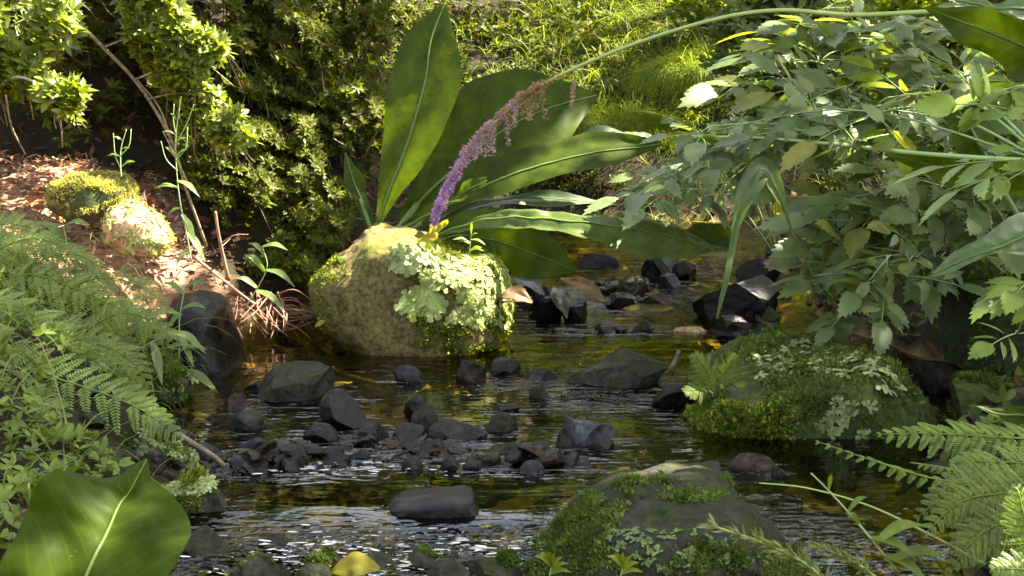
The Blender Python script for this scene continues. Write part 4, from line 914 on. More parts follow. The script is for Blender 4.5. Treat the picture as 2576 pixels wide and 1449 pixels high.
# ------------------------------------------------------------------ upper-left shrubs
def shrub(name, label, root, polys, mat, group, L=.045, branches=(), n=6, red=0, W=.36, thr=-.2):
    """polys: (outline, count, depth function of (px,py), depth jitter)"""
    t = thing(name, label, 'shrub', root, group); mb = MB(); sb = MB(); rmb = MB(); root = np.asarray(root, float)
    for (poly, cnt, dep, jit) in polys:
        q = poly_pts(poly, cnt); dd = dep(q[:, 0], q[:, 1]) + jit * rng.random(cnt) ** 1.5
        # clumps: thin out by noise so gaps stay
        pts = np.array([P(a, b, c) for (a, b), c in zip(q, dd)])
        k = vnoise(pts * [2.6, 3, 6.5], 77) + .5 * vnoise(pts * 10, 78) > thr; pts = pts[k]
        up = np.array([.35, -.55, .65]) + rng.normal(size=pts.shape) * .4
        rosettes(mb, pts, up, n, L, W)
        for p_ in pts[::9]:
            e = p_ + np.array([rng.normal() * .05, .12 + .1 * rng.random(), -.08 + rng.normal() * .06]); tube(sb, [e, (e + p_) / 2 + rng.normal(size=3) * .012, p_], .003, .0015, n=4, seg=4)
        if red:
            r_ = pts[rng.integers(0, len(pts), red)]; simple_leaves(rmb, r_, rng.normal(size=r_.shape), rng.normal(size=r_.shape), .03, .018)
    mb.build('foliage', M[mat], t)
    for b in branches: tube(sb, pp(*b[0]), b[1], b[2], n=7, seg=26)
    sb.build('branch', M['pale_bark'], t)
    if red: o = rmb.build('red_leaf', M['redleaf'], t)
    return t
sg = 'small-leaved shrubs overhanging the left bank'
def dmain(x, y):
    # boughs run down to the right, each overlapping the next like shingles
    ph = (x * .62 - y * .78) / 72 + 1.5 * vnoise(np.stack([x / 140, y / 170, 0 * x], -1), 6)
    return 5.75 + .9 * np.clip((700 - y) / 700, 0, 1) + .30 * (ph - np.floor(ph)) ** 1.5 + .22 * vnoise(np.stack([x / 55, y / 55, 0 * x], -1), 7)
shrub('small_leaved_shrub', 'dense dark small-leaved shrub filling the upper left behind the tall weed', P(700, 640, 6.3),
    [([(350, 130), (420, 60), (560, 100), (600, -60), (980, -60), (985, 300), (900, 480), (880, 580), (800, 700), (700, 740), (620, 660), (500, 500), (430, 330)], 9500, dmain, .22),
     ([(470, 300), (600, -60), (980, -60), (940, 400), (800, 690), (620, 620)], 2600, lambda x, y: dmain(x, y) * 0 + 6.5 + .9 * np.clip((700 - y) / 700, 0, 1), .3)], 'azalea', sg, .036, [([(760, 690, 6.3), (660, 470, 6.35), (520, 250, 6.4), (430, 80, 6.4)], .006, .002), ([(780, 690, 6.4), (740, 420, 6.45), (640, 150, 6.6), (560, -40, 6.7)], .006, .002), ([(800, 680, 6.4), (830, 400, 6.5), (800, 100, 6.7)], .006, .002)], red=40, W=.42, thr=-.38)
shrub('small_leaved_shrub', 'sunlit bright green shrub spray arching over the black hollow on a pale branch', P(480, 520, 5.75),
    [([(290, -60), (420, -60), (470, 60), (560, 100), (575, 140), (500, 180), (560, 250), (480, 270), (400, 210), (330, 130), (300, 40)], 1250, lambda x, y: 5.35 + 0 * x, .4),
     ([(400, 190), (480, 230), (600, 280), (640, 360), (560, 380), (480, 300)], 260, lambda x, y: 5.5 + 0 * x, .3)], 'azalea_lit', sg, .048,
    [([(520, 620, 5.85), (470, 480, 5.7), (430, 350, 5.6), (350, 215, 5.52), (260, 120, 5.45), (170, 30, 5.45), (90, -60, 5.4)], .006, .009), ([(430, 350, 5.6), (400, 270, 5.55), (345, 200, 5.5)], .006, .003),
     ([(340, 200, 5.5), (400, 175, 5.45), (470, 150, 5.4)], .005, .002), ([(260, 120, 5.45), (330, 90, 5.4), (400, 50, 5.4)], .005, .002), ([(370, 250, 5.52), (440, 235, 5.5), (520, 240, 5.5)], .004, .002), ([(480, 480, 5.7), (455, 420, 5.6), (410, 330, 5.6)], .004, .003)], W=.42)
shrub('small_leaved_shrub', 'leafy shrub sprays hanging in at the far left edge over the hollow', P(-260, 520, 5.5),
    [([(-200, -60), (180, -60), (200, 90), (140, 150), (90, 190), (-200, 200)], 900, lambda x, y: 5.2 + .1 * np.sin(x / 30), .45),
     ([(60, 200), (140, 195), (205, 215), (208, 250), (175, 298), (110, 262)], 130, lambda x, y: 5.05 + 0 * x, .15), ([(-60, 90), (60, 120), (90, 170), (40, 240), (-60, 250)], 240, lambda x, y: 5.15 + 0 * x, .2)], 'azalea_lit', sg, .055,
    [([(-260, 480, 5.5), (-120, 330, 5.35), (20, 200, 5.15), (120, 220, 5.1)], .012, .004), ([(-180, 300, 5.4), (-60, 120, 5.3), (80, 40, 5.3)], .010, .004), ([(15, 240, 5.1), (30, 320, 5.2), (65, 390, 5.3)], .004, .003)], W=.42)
shrub('small_leaved_shrub', 'shadowed back shrub closing off the black hollow at the left', P(150, 350, 7.2),
    [([(-500, -500), (640, -500), (600, 250), (450, 360), (-500, 360)], 3200, lambda x, y: 6.5 - .2 * np.sin(x / 80), .7), ([(-600, -500), (560, -500), (520, -30), (-600, -30)], 3000, lambda x, y: 5.95 + 0 * x, .9)], 'azalea', sg, .06, [([(150, 350, 7.3), (120, 100, 7.0), (60, -250, 6.7)], .02, .01), ([(150, 350, 7.3), (300, 50, 6.9), (420, -300, 6.5)], .02, .01), ([(150, 350, 7.3), (-150, 100, 6.9), (-300, -200, 6.5)], .02, .01)])
# mixed undergrowth between the tall leaf and the grass bank
t = thing('undergrowth_bush', 'mossy tangle of small leaves on the slope behind the tall upright leaf', 'bush', (0.2, 8.6, .4)); mb = MB(); g2 = MB()
n = 5200; x = -1.3 + 2.1 * rng.random(n); y = 7.0 + 4.2 * rng.random(n) ; z = H(x, y); k = (z > .25); x, y, z = x[k], y[k], z[k]
pts = np.stack([x, y, z + .02 + .10 * rng.random(len(x))], -1); kk = vnoise(pts * 4, 5) > -.35
rosettes(mb, pts[kk], np.array([0, -.6, .8]) + rng.normal(size=pts[kk].shape) * .4, 5, .055, .42); mb.build('foliage', M['azalea'], t)
blades(g2, pts[::2] - [0, 0, .03], rng.normal(size=pts[::2].shape) * [1, 1, 0] * .5 + [0, -.5, 0], .16 + .2 * rng.random(len(pts[::2])), .006, 1.0, 2.4); g2.build('grass_blades', M['grass'], t)

# grass slope at the back: hanging tussock grass, uncountable
mb = MB(); n = 30000
x = .0 + 4.2 * rng.random(n); y = 9.0 + 3.0 * rng.random(n) ** 1.1; z = H(x, y); k = (z > .55 + .25 * vnoise(np.stack([x * 2.5, 0 * x, 0 * x], -1), 3)) & (vnoise(np.stack([x * 1.6, y * 1.2, 0 * x], -1), 4) > -.75); x, y, z = x[k], y[k], z[k]
tone = vnoise(np.stack([x * 2.2, y * 1.5, 0 * x], -1), 8); sw = vnoise(np.stack([x * 1.7, y * 1.7, 0 * x], -1), 14)
blades(mb, np.stack([x, y, z], -1), rng.normal(size=(len(x), 3)) * [.7, .6, 0] + np.stack([.9 * sw, -.4 + 0 * x, 0 * x], -1), (.14 + .2 * rng.random(len(x))) * (1 + .35 * tone), .006, .8 + .6 * rng.random(len(x)), 1.6 + 1.6 * rng.random(len(x)))
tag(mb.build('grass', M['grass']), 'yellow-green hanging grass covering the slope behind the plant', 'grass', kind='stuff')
mb = MB(); n = 700
x = .0 + 3.6 * rng.random(n); y = 9.0 + 2.2 * rng.random(n); z = H(x, y)
blades(mb, np.stack([x, y, z], -1), rng.normal(size=(n, 3)) * [.7, .4, 0] + np.array([0, -.5, 0]), .35 + .35 * rng.random(n), .007, 1.3, 2.2)
tag(mb.build('dry_grass', M['pale_grass']), 'scattered pale dry stalks in the grassy slope', 'grass', kind='stuff')
# hummock of grass overhanging the water right of the plant
def clump(name, label, cx, cy, Yc, rad, n, L, mat, cat='grass clump', droop=2.8, up=1., drop=0., wd=.007, group=None):
    c = P(cx, cy, Yc); mb = MB(); a = rng.random(n) * 6.283; r = rad * rng.random(n) ** .5; h = np.stack([np.cos(a), np.sin(a), 0 * a], -1)
    b = c + h * r[:, None]; b[:, 2] = c[2] + .25 * rad - .5 * (r / rad) ** 2 * rad * .5 - drop
    blades(mb, b, h * (.3 + .8 * r / rad)[:, None] + rng.normal(size=(n, 3)) * .45, L * (.6 + .6 * rng.random(n)), wd, up, droop); o = mb.build(name, M[mat]); settle(o, c); return tag(o, label, cat, group)
clump('grass_tussock', 'rounded grass tussock overhanging a dark gap, right end of the grassy slope', 1790, 190, 8.6, .42, 3600, .26, 'grass', droop=2.4, wd=.005)
clump('grass_tussock', 'grass tussock hanging over the hollow above the pale cabbage leaf', 1560, 330, 9.2, .45, 3200, .26, 'grass', droop=2.6, wd=.005)
clump('grass_tussock', 'brown-rooted sedge clump with thin hanging blades at the stream\'s far edge', 1760, 440, 6.4, .18, 700, .25, 'pale_grass', droop=3.0)
clump('grass_tussock', 'grassy tuft behind the tall leaf\'s right edge', 1260, 300, 8.6, .5, 2600, .26, 'grass', droop=2.4, wd=.005)

# far right background: leafy hillside bushes behind the toothed plants
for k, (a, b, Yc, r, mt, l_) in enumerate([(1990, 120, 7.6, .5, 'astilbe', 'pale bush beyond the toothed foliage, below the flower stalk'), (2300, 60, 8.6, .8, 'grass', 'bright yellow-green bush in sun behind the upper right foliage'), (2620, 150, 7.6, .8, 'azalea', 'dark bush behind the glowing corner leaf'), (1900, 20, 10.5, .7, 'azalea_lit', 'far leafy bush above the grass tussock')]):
    c = P(a, b, Yc); t = thing('background_bush', l_, 'bush', (c[0], c[1], hz_at(c[0], c[1])), 'bushes on the far slope'); mb = MB(); n = 1300
    pts = c + nrows(rng.normal(size=(n, 3))) * (r * rng.random(n) ** .45)[:, None] * [1, .8, .9]; pts = pts[vnoise(pts * 4, 60 + k) > -.2]
    rosettes(mb, pts, np.array([0, -.3, .9]) + rng.normal(size=pts.shape) * .4, 5, .09, .42); mb.build('foliage', M[mt], t)
    sb = MB()
    for j in range(7): e = c + rng.normal(size=3) * r * .5; g_ = np.array([c[0] + rng.normal() * .1, c[1] + .1, hz_at(c[0], c[1]) - .05]); tube(sb, [g_, (g_ + e) / 2 + rng.normal(size=3) * .05, e], .012, .004, n=5)
    sb.build('stem', M['bark'], t)

# ------------------------------------------------------------------ left bank vegetation
def weed(name, label, pts, leaves, mat='weed', cat='weed', r=.003, L=.06, pods=(), group=None, flower=None):
    t = thing(name, label, cat, P(*pts[0]), group); sb = MB(); lb = MB(); c = tube(sb, pp(*pts), r, r * .5, n=5, seg=24)
    for (u, ang, l, up_) in leaves:
        b = c[int(u * (len(c) - 1))]; d = np.array([math.cos(ang), -.25, math.sin(ang)])
        mb_pts = [b, b + d * l * .5 + [0, 0, .10 * l], b + d * l + [0, 0, -.12 * l * (1 if ang > -1 else .2)]]
        big_leaf(lb, mb_pts, [l * .05, l * .14, l * .01], (-math.sin(ang) * .6, -.7, abs(math.cos(ang))), wav=.002, nseg=10, nw=3, pleat=0, seed=int(l * 999) % 13)
    for q in pods: tube(sb, pp(*q), r * .7, r * .5, n=5)
    lb.build('foliage', M[mat], t); sb.build('stem', M['stalk_green'], t); return t
weed('willow_weed', 'tall thin weed with narrow paired leaves standing in front of the dark shrub', [(482, 660, 5.0), (470, 590, 5.0), (455, 520, 4.98), (445, 440, 4.97), (442, 350, 4.96), (452, 270, 4.95)],
    [(.36, .2, .0, 1)] * 0 + [(.22, -.9, .12, 1), (.12, 3.9, .07, 1), (.38, -1.1, .12, 1), (.40, 3.5, .05, 1), (.56, 3.05, .085, 1), (.58, -.5, .10, 1), (.7, .7, .06, 1), (.72, 2.2, .06, 1), (.82, .4, .05, 1), (.84, 2.8, .05, 1), (.92, .9, .04, 1), (.95, 2.2, .04, 1), (1, 1.3, .05, 1)],
    pods=[[(447, 430, 4.97), (418, 400, 4.97), (405, 355, 4.97)], [(446, 400, 4.97), (468, 370, 4.97), (472, 320, 4.97)], [(444, 360, 4.96), (470, 310, 4.96), (488, 262, 4.95)], [(443, 340, 4.96), (436, 300, 4.96), (438, 262, 4.96)]])
weed('willow_weed', 'short weed with upright seed pods in front of the black hollow', [(305, 445, 5.15), (303, 410, 5.15), (305, 370, 5.15), (318, 325, 5.15)], [(.25, .5, .07, 1), (.5, 3.0, .05, 1), (.65, .3, .04, 1), (.8, 2.6, .04, 1)],
    pods=[[(304, 425, 5.15), (290, 390, 5.15), (285, 335, 5.15)], [(305, 390, 5.15), (325, 365, 5.15), (330, 325, 5.15)]])
weed('seedling', 'tiny bright seedling growing on top of the lichen-covered boulder', [(1180, 640, 4.9), (1183, 615, 4.9), (1186, 582, 4.9)], [(.2, .15, .055, 1), (.25, .35, .05, 1), (.55, 2.75, .07, 1), (.6, 2.95, .05, 1), (.7, -.2, .055, 1), (.95, 1.5, .05, 1), (.85, .5, .03, 1)], 'azalea_lit', 'seedling', .0015)
weed('willow_weed', 'branched weed with drooping narrow leaves right of the broken twig', [(620, 770, 5.0), (650, 720, 5.0), (672, 670, 4.98), (660, 620, 4.98)], [(.3, -.5, .13, 1), (.32, 2.6, .10, 1), (.6, 2.3, .11, 1), (.65, -.4, .12, 1), (.9, 2.4, .08, 1), (1, .0, .10, 1)], 'weed')
weed('willow_weed', 'nettle-like weed in front of the tall black stone with long pointed leaves', [(430, 1000, 4.3), (450, 900, 4.3), (452, 800, 4.32), (470, 700, 4.35)], [(.1, -.9, .13, 1), (.12, 3.6, .12, 1), (.25, -.3, .15, 1), (.3, 3.3, .11, 1), (.4, .2, .10, 1), (.5, 2.6, .12, 1), (.55, -1.1, .11, 1), (.7, 3.0, .10, 1), (.75, .2, .09, 1), (.9, 2.5, .08, 1), (.95, .4, .08, 1)], 'weed', L=.1)
weed('willow_weed', 'leafy weed leaning right at the foot of the mossy left stone', [(300, 960, 4.0), (340, 890, 4.0), (400, 850, 4.0), (440, 830, 4.0)], [(.2, 2.4, .10, 1), (.3, -1.6, .13, 1), (.5, 1.8, .10, 1), (.6, -1.3, .13, 1), (.8, .9, .10, 1), (.95, -.4, .12, 1)], 'weed')
weed('willow_weed', 'broad-leaved weed among the grass below the pale stone', [(150, 700, 4.5), (170, 640, 4.5), (160, 570, 4.5)], [(.2, -.4, .16, 1), (.35, 2.7, .12, 1), (.55, -.5, .15, 1), (.75, 2.4, .12, 1), (1, .2, .1, 1)], 'weed')

fg = 'fern fronds on the left bank'
def fern(label, fronds, mat='fern', base=None, group=None, npin=14, M_=12):
    t = thing('fern', label, 'fern', P(*(base or fronds[0][0][0])), group)
    for (pts, plpx, nrm) in fronds:
        mb = MB(); Yc = np.mean([p[2] for p in pts]); frond(mb, pp(*pts), plpx * (1.05 if group else 1) * m_per_px(Yc), nrm, npin=npin, M=M_); mb.build('frond', M[mat], t)
    return t
fern('arching fern frond across the left bank above the tall black stone\'s base', [([(-120, 760, 4.0), (60, 690, 4.0), (200, 730, 3.98), (330, 790, 3.95), (430, 850, 3.92)], 95, (.1, -.7, .7)), ([(-120, 770, 4.1), (-20, 640, 4.1), (90, 600, 4.1), (200, 640, 4.05)], 80, (.1, -.7, .7))], 'fern', group=fg)
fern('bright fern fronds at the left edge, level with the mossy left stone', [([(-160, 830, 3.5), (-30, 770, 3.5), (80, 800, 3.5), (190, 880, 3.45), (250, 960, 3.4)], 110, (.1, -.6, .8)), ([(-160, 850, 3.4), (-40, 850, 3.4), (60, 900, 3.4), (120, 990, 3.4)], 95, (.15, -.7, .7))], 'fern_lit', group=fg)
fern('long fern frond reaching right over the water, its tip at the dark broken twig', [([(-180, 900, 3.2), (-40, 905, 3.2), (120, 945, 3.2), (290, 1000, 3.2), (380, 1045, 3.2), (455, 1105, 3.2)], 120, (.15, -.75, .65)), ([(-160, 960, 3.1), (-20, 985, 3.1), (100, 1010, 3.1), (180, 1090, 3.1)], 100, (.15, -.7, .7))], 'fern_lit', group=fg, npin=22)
fern('dark small fern fronds low on the left bank beside the ledge stone', [([(60, 1200, 2.9), (150, 1150, 2.9), (230, 1140, 2.9), (290, 1180, 2.9)], 60, (.1, -.6, .8)), ([(-60, 1180, 2.9), (40, 1110, 2.9), (120, 1110, 2.9), (190, 1150, 2.9)], 70, (.1, -.6, .8)), ([(100, 1260, 2.7), (180, 1220, 2.7), (250, 1200, 2.7)], 50, (0, -.6, .8))], 'fern', group=fg)
fern('grey-green fern fronds in the middle of the left bank grass', [([(0, 900, 3.9), (150, 830, 3.9), (290, 850, 3.88), (380, 930, 3.85)], 85, (.1, -.7, .7)), ([(40, 1000, 3.7), (180, 920, 3.7), (300, 950, 3.65), (350, 1010, 3.6)], 80, (.1, -.7, .7)), ([(-40, 690, 4.5), (80, 620, 4.5), (200, 650, 4.5), (300, 720, 4.45)], 75, (.1, -.7, .7))], 'fern', group=fg)
fern('loose pale fern fronds spilling down the left bank towards the mossy stone', [([(120, 760, 4.2), (240, 700, 4.2), (350, 720, 4.15), (440, 790, 4.1)], 70, (.1, -.7, .7)), ([(180, 860, 3.9), (290, 790, 3.9), (390, 810, 3.85), (450, 880, 3.8)], 70, (.1, -.7, .7)), ([(100, 880, 3.7), (220, 860, 3.7), (320, 900, 3.65), (380, 980, 3.6)], 70, (.1, -.7, .7)), ([(60, 760, 4.3), (100, 660, 4.3), (190, 640, 4.3), (270, 680, 4.25)], 70, (.1, -.7, .7))], 'fern', group=fg)
fern('fern fronds at the far left edge beneath the sunlit mulch', [([(-140, 720, 4.3), (-40, 640, 4.3), (60, 610, 4.3), (130, 640, 4.3)], 80, (.1, -.7, .7)), ([(-100, 1080, 3.0), (0, 1030, 3.0), (90, 1060, 3.0), (150, 1130, 3.0)], 80, (.1, -.7, .7)), ([(-120, 690, 4.6), (-20, 575, 4.6), (70, 570, 4.6), (140, 610, 4.5)], 70, (.1, -.7, .7))], 'fern_lit', group=fg)
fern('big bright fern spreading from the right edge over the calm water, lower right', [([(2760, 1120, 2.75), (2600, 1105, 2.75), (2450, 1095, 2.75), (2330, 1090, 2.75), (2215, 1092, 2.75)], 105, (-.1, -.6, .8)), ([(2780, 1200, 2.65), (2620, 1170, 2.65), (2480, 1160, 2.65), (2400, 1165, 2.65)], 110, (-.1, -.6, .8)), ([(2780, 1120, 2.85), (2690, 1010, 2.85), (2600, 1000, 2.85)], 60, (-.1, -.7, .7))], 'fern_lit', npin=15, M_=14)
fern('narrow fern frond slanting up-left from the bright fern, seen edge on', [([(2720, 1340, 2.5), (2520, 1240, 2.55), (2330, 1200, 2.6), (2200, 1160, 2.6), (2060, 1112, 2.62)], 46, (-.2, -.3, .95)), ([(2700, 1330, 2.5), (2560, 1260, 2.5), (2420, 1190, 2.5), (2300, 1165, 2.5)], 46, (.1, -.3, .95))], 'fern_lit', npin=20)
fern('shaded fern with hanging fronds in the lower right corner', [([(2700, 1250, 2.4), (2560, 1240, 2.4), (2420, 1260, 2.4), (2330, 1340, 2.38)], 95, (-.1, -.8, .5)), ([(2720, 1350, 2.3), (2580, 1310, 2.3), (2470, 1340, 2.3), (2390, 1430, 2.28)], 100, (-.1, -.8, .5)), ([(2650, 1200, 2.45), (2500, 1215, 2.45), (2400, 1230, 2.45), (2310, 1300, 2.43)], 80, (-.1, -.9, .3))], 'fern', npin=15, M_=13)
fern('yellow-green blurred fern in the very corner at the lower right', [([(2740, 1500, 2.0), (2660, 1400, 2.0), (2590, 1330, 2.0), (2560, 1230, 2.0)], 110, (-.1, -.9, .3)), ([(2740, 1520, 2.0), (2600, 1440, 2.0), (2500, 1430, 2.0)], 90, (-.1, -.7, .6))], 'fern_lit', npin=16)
fern('small fern growing on the left end of the mossy right boulder', [([(1800, 990, 3.8), (1775, 930, 3.78), (1745, 890, 3.76)], 50, (0, -.8, .6)), ([(1810, 990, 3.8), (1830, 930, 3.78), (1850, 895, 3.76)], 46, (0, -.8, .6)), ([(1800, 1000, 3.8), (1760, 980, 3.75), (1725, 985, 3.72)], 40, (0, -.7, .7)), ([(1805, 1000, 3.8), (1850, 970, 3.74), (1890, 985, 3.72)], 40, (0, -.7, .7))], 'fern', npin=14)
def seedhead(label, pts, r, headfrom, w):
    t = thing('grass_stalk', label, 'grass stalk', P(*pts[0]), 'single grass stalks at the lower right'); sb = MB(); c = tube(sb, pp(*pts), r, r * .5, n=5, seg=40); sb.build('stem', M['stalk'], t)
    if headfrom < 1:
        lb = MB(); k = int(headfrom * 40); T = tangents(c); i = rng.integers(k, 40, 110); u = T[i] + rng.normal(size=(110, 3)) * .45; simple_leaves(lb, c[i], u, rng.normal(size=(110, 3)), w, w * .25); lb.build('seed_head', M['pale_grass'], t)
seedhead('bare pale grass stalk arching over the calm water, lower right', [(2480, 1420, 2.5), (2330, 1340, 2.55), (2180, 1270, 2.6), (2030, 1228, 2.62), (1910, 1215, 2.65)], .003, 1, .03)
seedhead('grass stalk with leafy head slanting up from the bottom edge', [(2120, 1500, 2.3), (2030, 1420, 2.32), (1930, 1370, 2.35), (1790, 1322, 2.4)], .004, .05, .03)
seedhead('pale green stalk with a short head near the bottom right corner', [(2260, 1500, 2.3), (2160, 1420, 2.3), (2060, 1375, 2.32)], .003, .3, .022)
weed('water_plant', 'olive leafy stem rising out of the calm water, lower right', [(2260, 1440, 2.45), (2170, 1330, 2.45), (2090, 1240, 2.45), (2040, 1190, 2.45)], [(.1, .3, .10, 1), (.15, -.5, .10, 1), (.25, .6, .10, 1), (.3, -.3, .09, 1), (.35, 2.3, .05, 1), (.7, 1.5, .04, 1), (.5, .9, .05, 1)], 'fern', 'weed')
for (l_, a, b, Yc, n) in [('pale leafed seedlings on the front edge of the flat foreground boulder', 1380, 1455, 2.3, 7), ('small bright seedling at the bottom edge right of the pale seedlings', 1560, 1455, 2.3, 6)]:
    weed('seedling', l_, [(a, b, Yc), (a + 5, b - 20, Yc), (a + 8, b - 36, Yc)], [(.3 + .1 * k, .3 + 2.5 * (k / n), .04, 1) for k in range(n)], 'azalea_lit', 'seedling', .0015)

# uncountable low growth on the banks
def on_ground(n, x0, x1, y0, y1, cond):
    x = x0 + (x1 - x0) * rng.random(n); y = y0 + (y1 - y0) * rng.random(n); z = H(x, y); k = cond(x, y, z); return np.stack([x[k], y[k], z[k]], -1)
left = lambda x, y, z: (x < xl(y) - .04) & (z > wz(y) + .01) & ~((np.abs(x + .86) < .24) & (np.abs(y - 3.28) < .34)) & ~((np.abs(x + .70) < .16) & (np.abs(y - 3.0) < .3))
mb = MB(); b = on_ground(4600, -2.6, -.6, 1.9, 4.75, lambda x, y, z: left(x, y, z) & (vnoise(np.stack([x * 3, y * 3, 0 * x], -1), 30) > -.5))
blades(mb, b, rng.normal(size=b.shape) * [.6, .5, 0] + [.35, -.2, 0], .07 + .14 * rng.random(len(b)), .005, 1.1, 2.2)
tag(mb.build('bank_grass', M['weed']), 'soft green grass and herbs covering the left bank', 'grass', kind='stuff')
mb = MB(); b = on_ground(380, -2.6, -.6, 2.5, 4.9, left); blades(mb, b, rng.normal(size=b.shape) * [.6, .5, 0], .25 + .3 * rng.random(len(b)), .004, 1.4, 1.6)
tag(mb.build('tall_grass', M['pale_grass']), 'thin pale grass stems rising from the left bank', 'grass', kind='stuff')
mb = MB(); b = on_ground(4600, -2.6, -.6, 1.8, 4.8, left); rosettes(mb, b + [0, 0, .02] + rng.random((len(b), 1)) * [0, 0, .03], np.array([.1, -.3, .9]) + rng.normal(size=b.shape) * .4, 4, .03, .5)
tag(mb.build('bank_herbs', M['fern']), 'low leafy herbs and moss between the ferns of the left bank', 'ground cover', kind='stuff')
# right bank ground cover
mb = MB(); b = on_ground(4300, .8, 4.2, 1.7, 8.5, lambda x, y, z: (x > xr(y) + .05) & (z > wz(y) + .02)); rosettes(mb, b + [0, 0, .02], np.array([-.1, -.3, .9]) + rng.normal(size=b.shape) * .4, 4, .05, .5)
tag(mb.build('bank_moss', M['moss_dark']), 'dark mossy ground cover on the right bank', 'ground cover', kind='stuff')
# mulch of leaves and chips on the open left bank
mb = MB(); b = on_ground(12000, -3.2, -.85, 4.6, 6.35, lambda x, y, z: (x < xl(y) - .02) & (y < 5.8 + .55 * sstep(-1.2, -1.7, x)) & (z > wz(y))); simple_leaves(mb, b + [0, 0, .006], rng.normal(size=b.shape) * [1, 1, .35], rng.normal(size=b.shape) * .4 + [0, 0, 1], .012 + .07 * rng.random(len(b)) ** 2, .006 + .022 * rng.random(len(b)) ** 2)
tag(mb.build('leaf_litter', M['litter']), 'pinkish dry leaf litter and wood chips on the sunlit left bank', 'leaf litter', kind='stuff')
mb = MB(); b = on_ground(3000, -2.4, .2, 5.6, 8, lambda x, y, z: (x < xl(y)) & (z > wz(y))); simple_leaves(mb, b + [0, 0, .006], rng.normal(size=b.shape) * [1, 1, .5], rng.normal(size=b.shape), .03 + .05 * rng.random(len(b)), .03)
b = on_ground(1800, .9, 4.2, 3., 9, lambda x, y, z: (x > xr(y) - .05) & (z > wz(y) + .01)); simple_leaves(mb, b + [0, 0, .01], rng.normal(size=b.shape) * [1, 1, .5], rng.normal(size=b.shape), .03 + .05 * rng.random(len(b)), .03)
tag(mb.build('old_leaves', M['darklitter']), 'rotting brown leaves under the shrubs on both banks', 'leaf litter', kind='stuff')

# wood on the slope beyond the grass: reads as one leafy mass, seen through gaps and mirrored in the stream
mb = MB(); n = 7000; x = -11 + 25 * rng.random(n); y = 13 + 4.5 * rng.random(n); z = H(x, y) + (2.2 + .9 * np.sin(x * 1.3)) * rng.random(n)
pts = np.stack([x, y - .25 * np.maximum(0, z - 4), z], -1); pts = pts[vnoise(pts * .9, 12) > -.55]
simple_leaves(mb, pts, rng.normal(size=pts.shape), rng.normal(size=pts.shape) + [0, -.8, .5], .30 + .15 * rng.random(len(pts)), .2)
for k in range(26):
    a = -11 + 25 * rng.random(); b = 13.5 + 3.5 * rng.random(); z0 = hz_at(a, b); tube(mb, [(a, b, z0 - .2), (a + .1, b - .2, z0 + 1), (a, b - .3, z0 + 2)], .08, .06, n=8)
tag(mb.build('thicket', M['canopy']), 'dense leafy thicket on the slope beyond the grass', 'thicket', kind='stuff')
# ------------------------------------------------------------------ unseen trees added for shade, crowns left open where sun should land
LIT = []      # (point the sun reaches, radius)
def lit(px, py, Yc, rpx):
    q = P(px, py, Yc)
    if Yc >= 8.9:                      # the grassy slope: where the line of sight meets the ground
        ys = np.linspace(6.5, 13, 260); r_ = np.array([P(px, py, t_) for t_ in ys]); k_ = np.argmax(r_[:, 2] < H(r_[:, 0], r_[:, 1]) + .08); q = r_[k_]; Yc = q[1]
    LIT.append((q, rpx * m_per_px(Yc)))
for a_ in [(470, 60, 5.4, 70), (420, 150, 5.4, 70), (470, 230, 5.5, 60), (520, 120, 5.4, 50), (360, 30, 5.4, 60), (600, 330, 5.7, 40), (330, 200, 5.5, 40), (300, 130, 5.5, 40),
           (60, 60, 5.2, 50), (120, 150, 5.2, 40), (150, 240, 5.1, 55), (30, 150, 5.2, 40),
           (80, 410, 6.1, 120), (200, 420, 5.9, 100), (180, 440, 5.4, 90), (660, 820, 5.1, 80), (280, 470, 5.3, 80), (350, 560, 5.1, 75), (430, 640, 5.1, 45), (500, 690, 5.1, 45), (570, 720, 5.1, 45), (620, 790, 5.1, 45), (640, 850, 5.1, 35), (40, 480, 5.3, 60),
           (1160, 690, 4.85, 95), (1200, 780, 4.85, 80), (1120, 640, 4.9, 50), (1250, 720, 5., 60), (850, 720, 4.9, 55), (940, 690, 4.85, 45), (1060, 770, 4.8, 40), (830, 800, 4.9, 35),
           (1180, 475, 5.12, 40), (1100, 570, 4.95, 35), (1290, 545, 5.05, 50), (1450, 545, 5.0, 35), (1560, 570, 5.0, 22), (1345, 410, 5.5, 25), (1560, 345, 5.7, 60), (1200, 600, 4.9, 30),
           (1400, 60, 10, 110), (1560, 120, 9.8, 130), (1700, 60, 10, 150), (1800, 220, 8.3, 100), (1620, 260, 9, 100), (1450, 200, 9.5, 60), (1250, 120, 9, 60), (1150, 30, 9, 70), (1850, 100, 9, 80),
           (1700, 460, 4.9, 60), (1790, 400, 5.0, 50), (1870, 470, 4.9, 40), (1990, 500, 5.6, 50), (1900, 560, 7, 60), (1760, 530, 9, 80), (1900, 330, 5, 40), (2100, 220, 4.7, 35), (2250, 300, 3.8, 30), (2000, 60, 7.6, 80), (2300, 60, 8.6, 110), (2150, 120, 8, 60), (1920, 650, 7, 50), (1600, 760, 6.2, 45), (1750, 812, 5.6, 50), (2040, 720, 4.5, 25), (1970, 790, 5.4, 20),
           (2480, 80, 3.15, 60), (2560, 140, 3.1, 50), (2300, 320, 4.6, 30), (2420, 250, 4.5, 30), (2500, 180, 5, 40),
           (330, 1370, 2.10, 45), (120, 1400, 2.1, 40), (2560, 1330, 2.0, 80), (2500, 1420, 2.1, 60), (900, 300, 6.2, 40), (760, 180, 6.3, 40), (700, 400, 6.0, 30), (820, 60, 6.4, 50), (880, 200, 6.3, 40)]: lit(*a_)
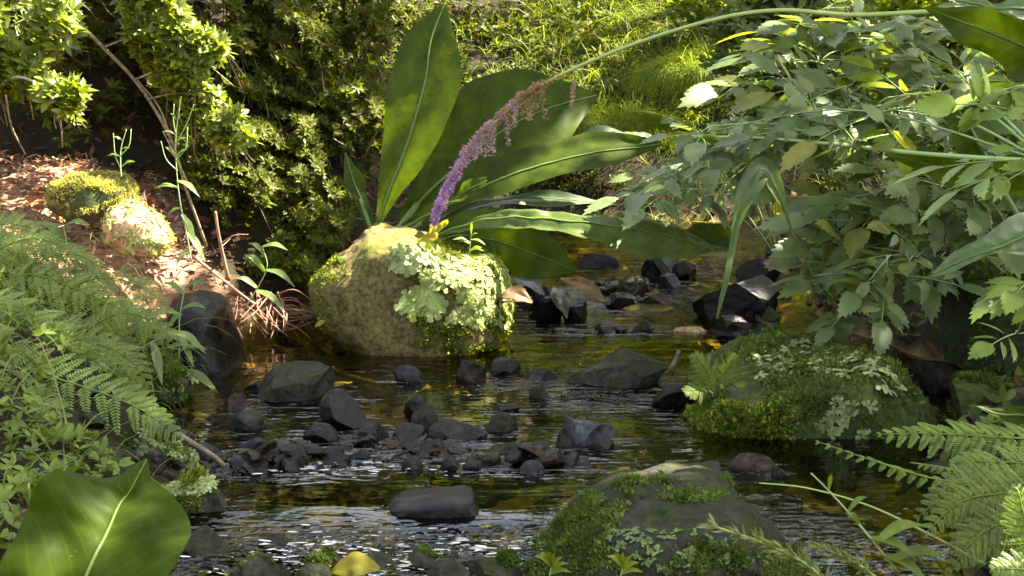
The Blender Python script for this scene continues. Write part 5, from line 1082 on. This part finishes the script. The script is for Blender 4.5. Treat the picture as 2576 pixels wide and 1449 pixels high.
for a_ in [(1300, 0, 10, 200), (1500, 30, 10, 220), (1700, 120, 10, 220), (1400, 200, 10, 200), (1100, 100, 9, 130), (350, 540, 5.1, 140), (120, 430, 5.4, 150), (420, 130, 5.4, 130), (60, 130, 5.2, 110), (1170, 730, 4.85, 130), (1800, 440, 5.0, 110)]: lit(*a_)
LC = np.array([l[0] for l in LIT]); LR = np.array([l[1] for l in LIT])
n = 42000
# the part of the glade to be shaded, seen along the sun
e1 = nz(np.cross(SUN, [0, 0, 1])); e2 = np.cross(SUN, e1)
tgt = np.stack([-4.5 + 10.5 * rng.random(n), 0.8 + 14 * rng.random(n), .2 + 0 * rng.random(n)], -1)
hgt = 6.0 + 2.8 * rng.random(n); pos = tgt + SUN * ((hgt - .2) / SUN[2])[:, None]
rel = pos[:, None, :] - LC[None]; al_ = rel @ SUN; perp = np.linalg.norm(rel - al_[..., None] * SUN, axis=-1)
inside = (perp < LR[None] * 1.1 + .11).any(1)
pos = pos[(~inside | (rng.random(n) < .012)) & ((tgt[:, 1] < 9.3) | (rng.random(n) < .3)) & (~((tgt[:, 1] > 5.7) & (tgt[:, 0] < -.8) & (vnoise(tgt * 2.2, 91) > -.05)) | (rng.random(n) < .2))]
trunks = [(6.6, 3.6), (7.2, 8.2), (4.9, 12.6)]
own = np.argmin(np.stack([np.hypot(pos[:, 0] - a, pos[:, 1] - b) for a, b in trunks]), 0)
for k, ((a, b), l_) in enumerate(zip(trunks, ['nearest broadleaf tree outside the picture on the right, shading the stream', 'broadleaf tree outside the picture on the right bank behind the toothed plants', 'broadleaf tree on the far slope outside the picture, shading the grass'])):
    z0 = hz_at(a, b); t = thing('tree', l_, 'tree', (a, b, z0)); mb = MB(); pk = pos[own == k]
    simple_leaves(mb, pk, rng.normal(size=pk.shape) * [1, 1, .4], rng.normal(size=pk.shape) * .5 + SUN, .17 + .1 * rng.random(len(pk)), .11 + .05 * rng.random(len(pk))); mb.build('crown', M['canopy'], t)
    tb = MB(); tube(tb, [(a, b, z0 - .2), (a + .1, b - .1, 2.5), (a - .1, b, 5), (a, b + .1, 7.4)], [.22, .17, .13, .07], n=12, seg=24)
    tb.build('trunk', M['bark'], t); lb = MB()
    for j in range(0, len(pk), max(1, len(pk) // 26)):
        q = pk[j]; s_ = np.array([a, b, 4.2 + 2.2 * rng.random()]); tube(lb, [s_, (s_ + q) / 2 + [0, 0, .25], q], .06, .012, n=6, seg=12)
    lb.build('limb', M['bark'], t)
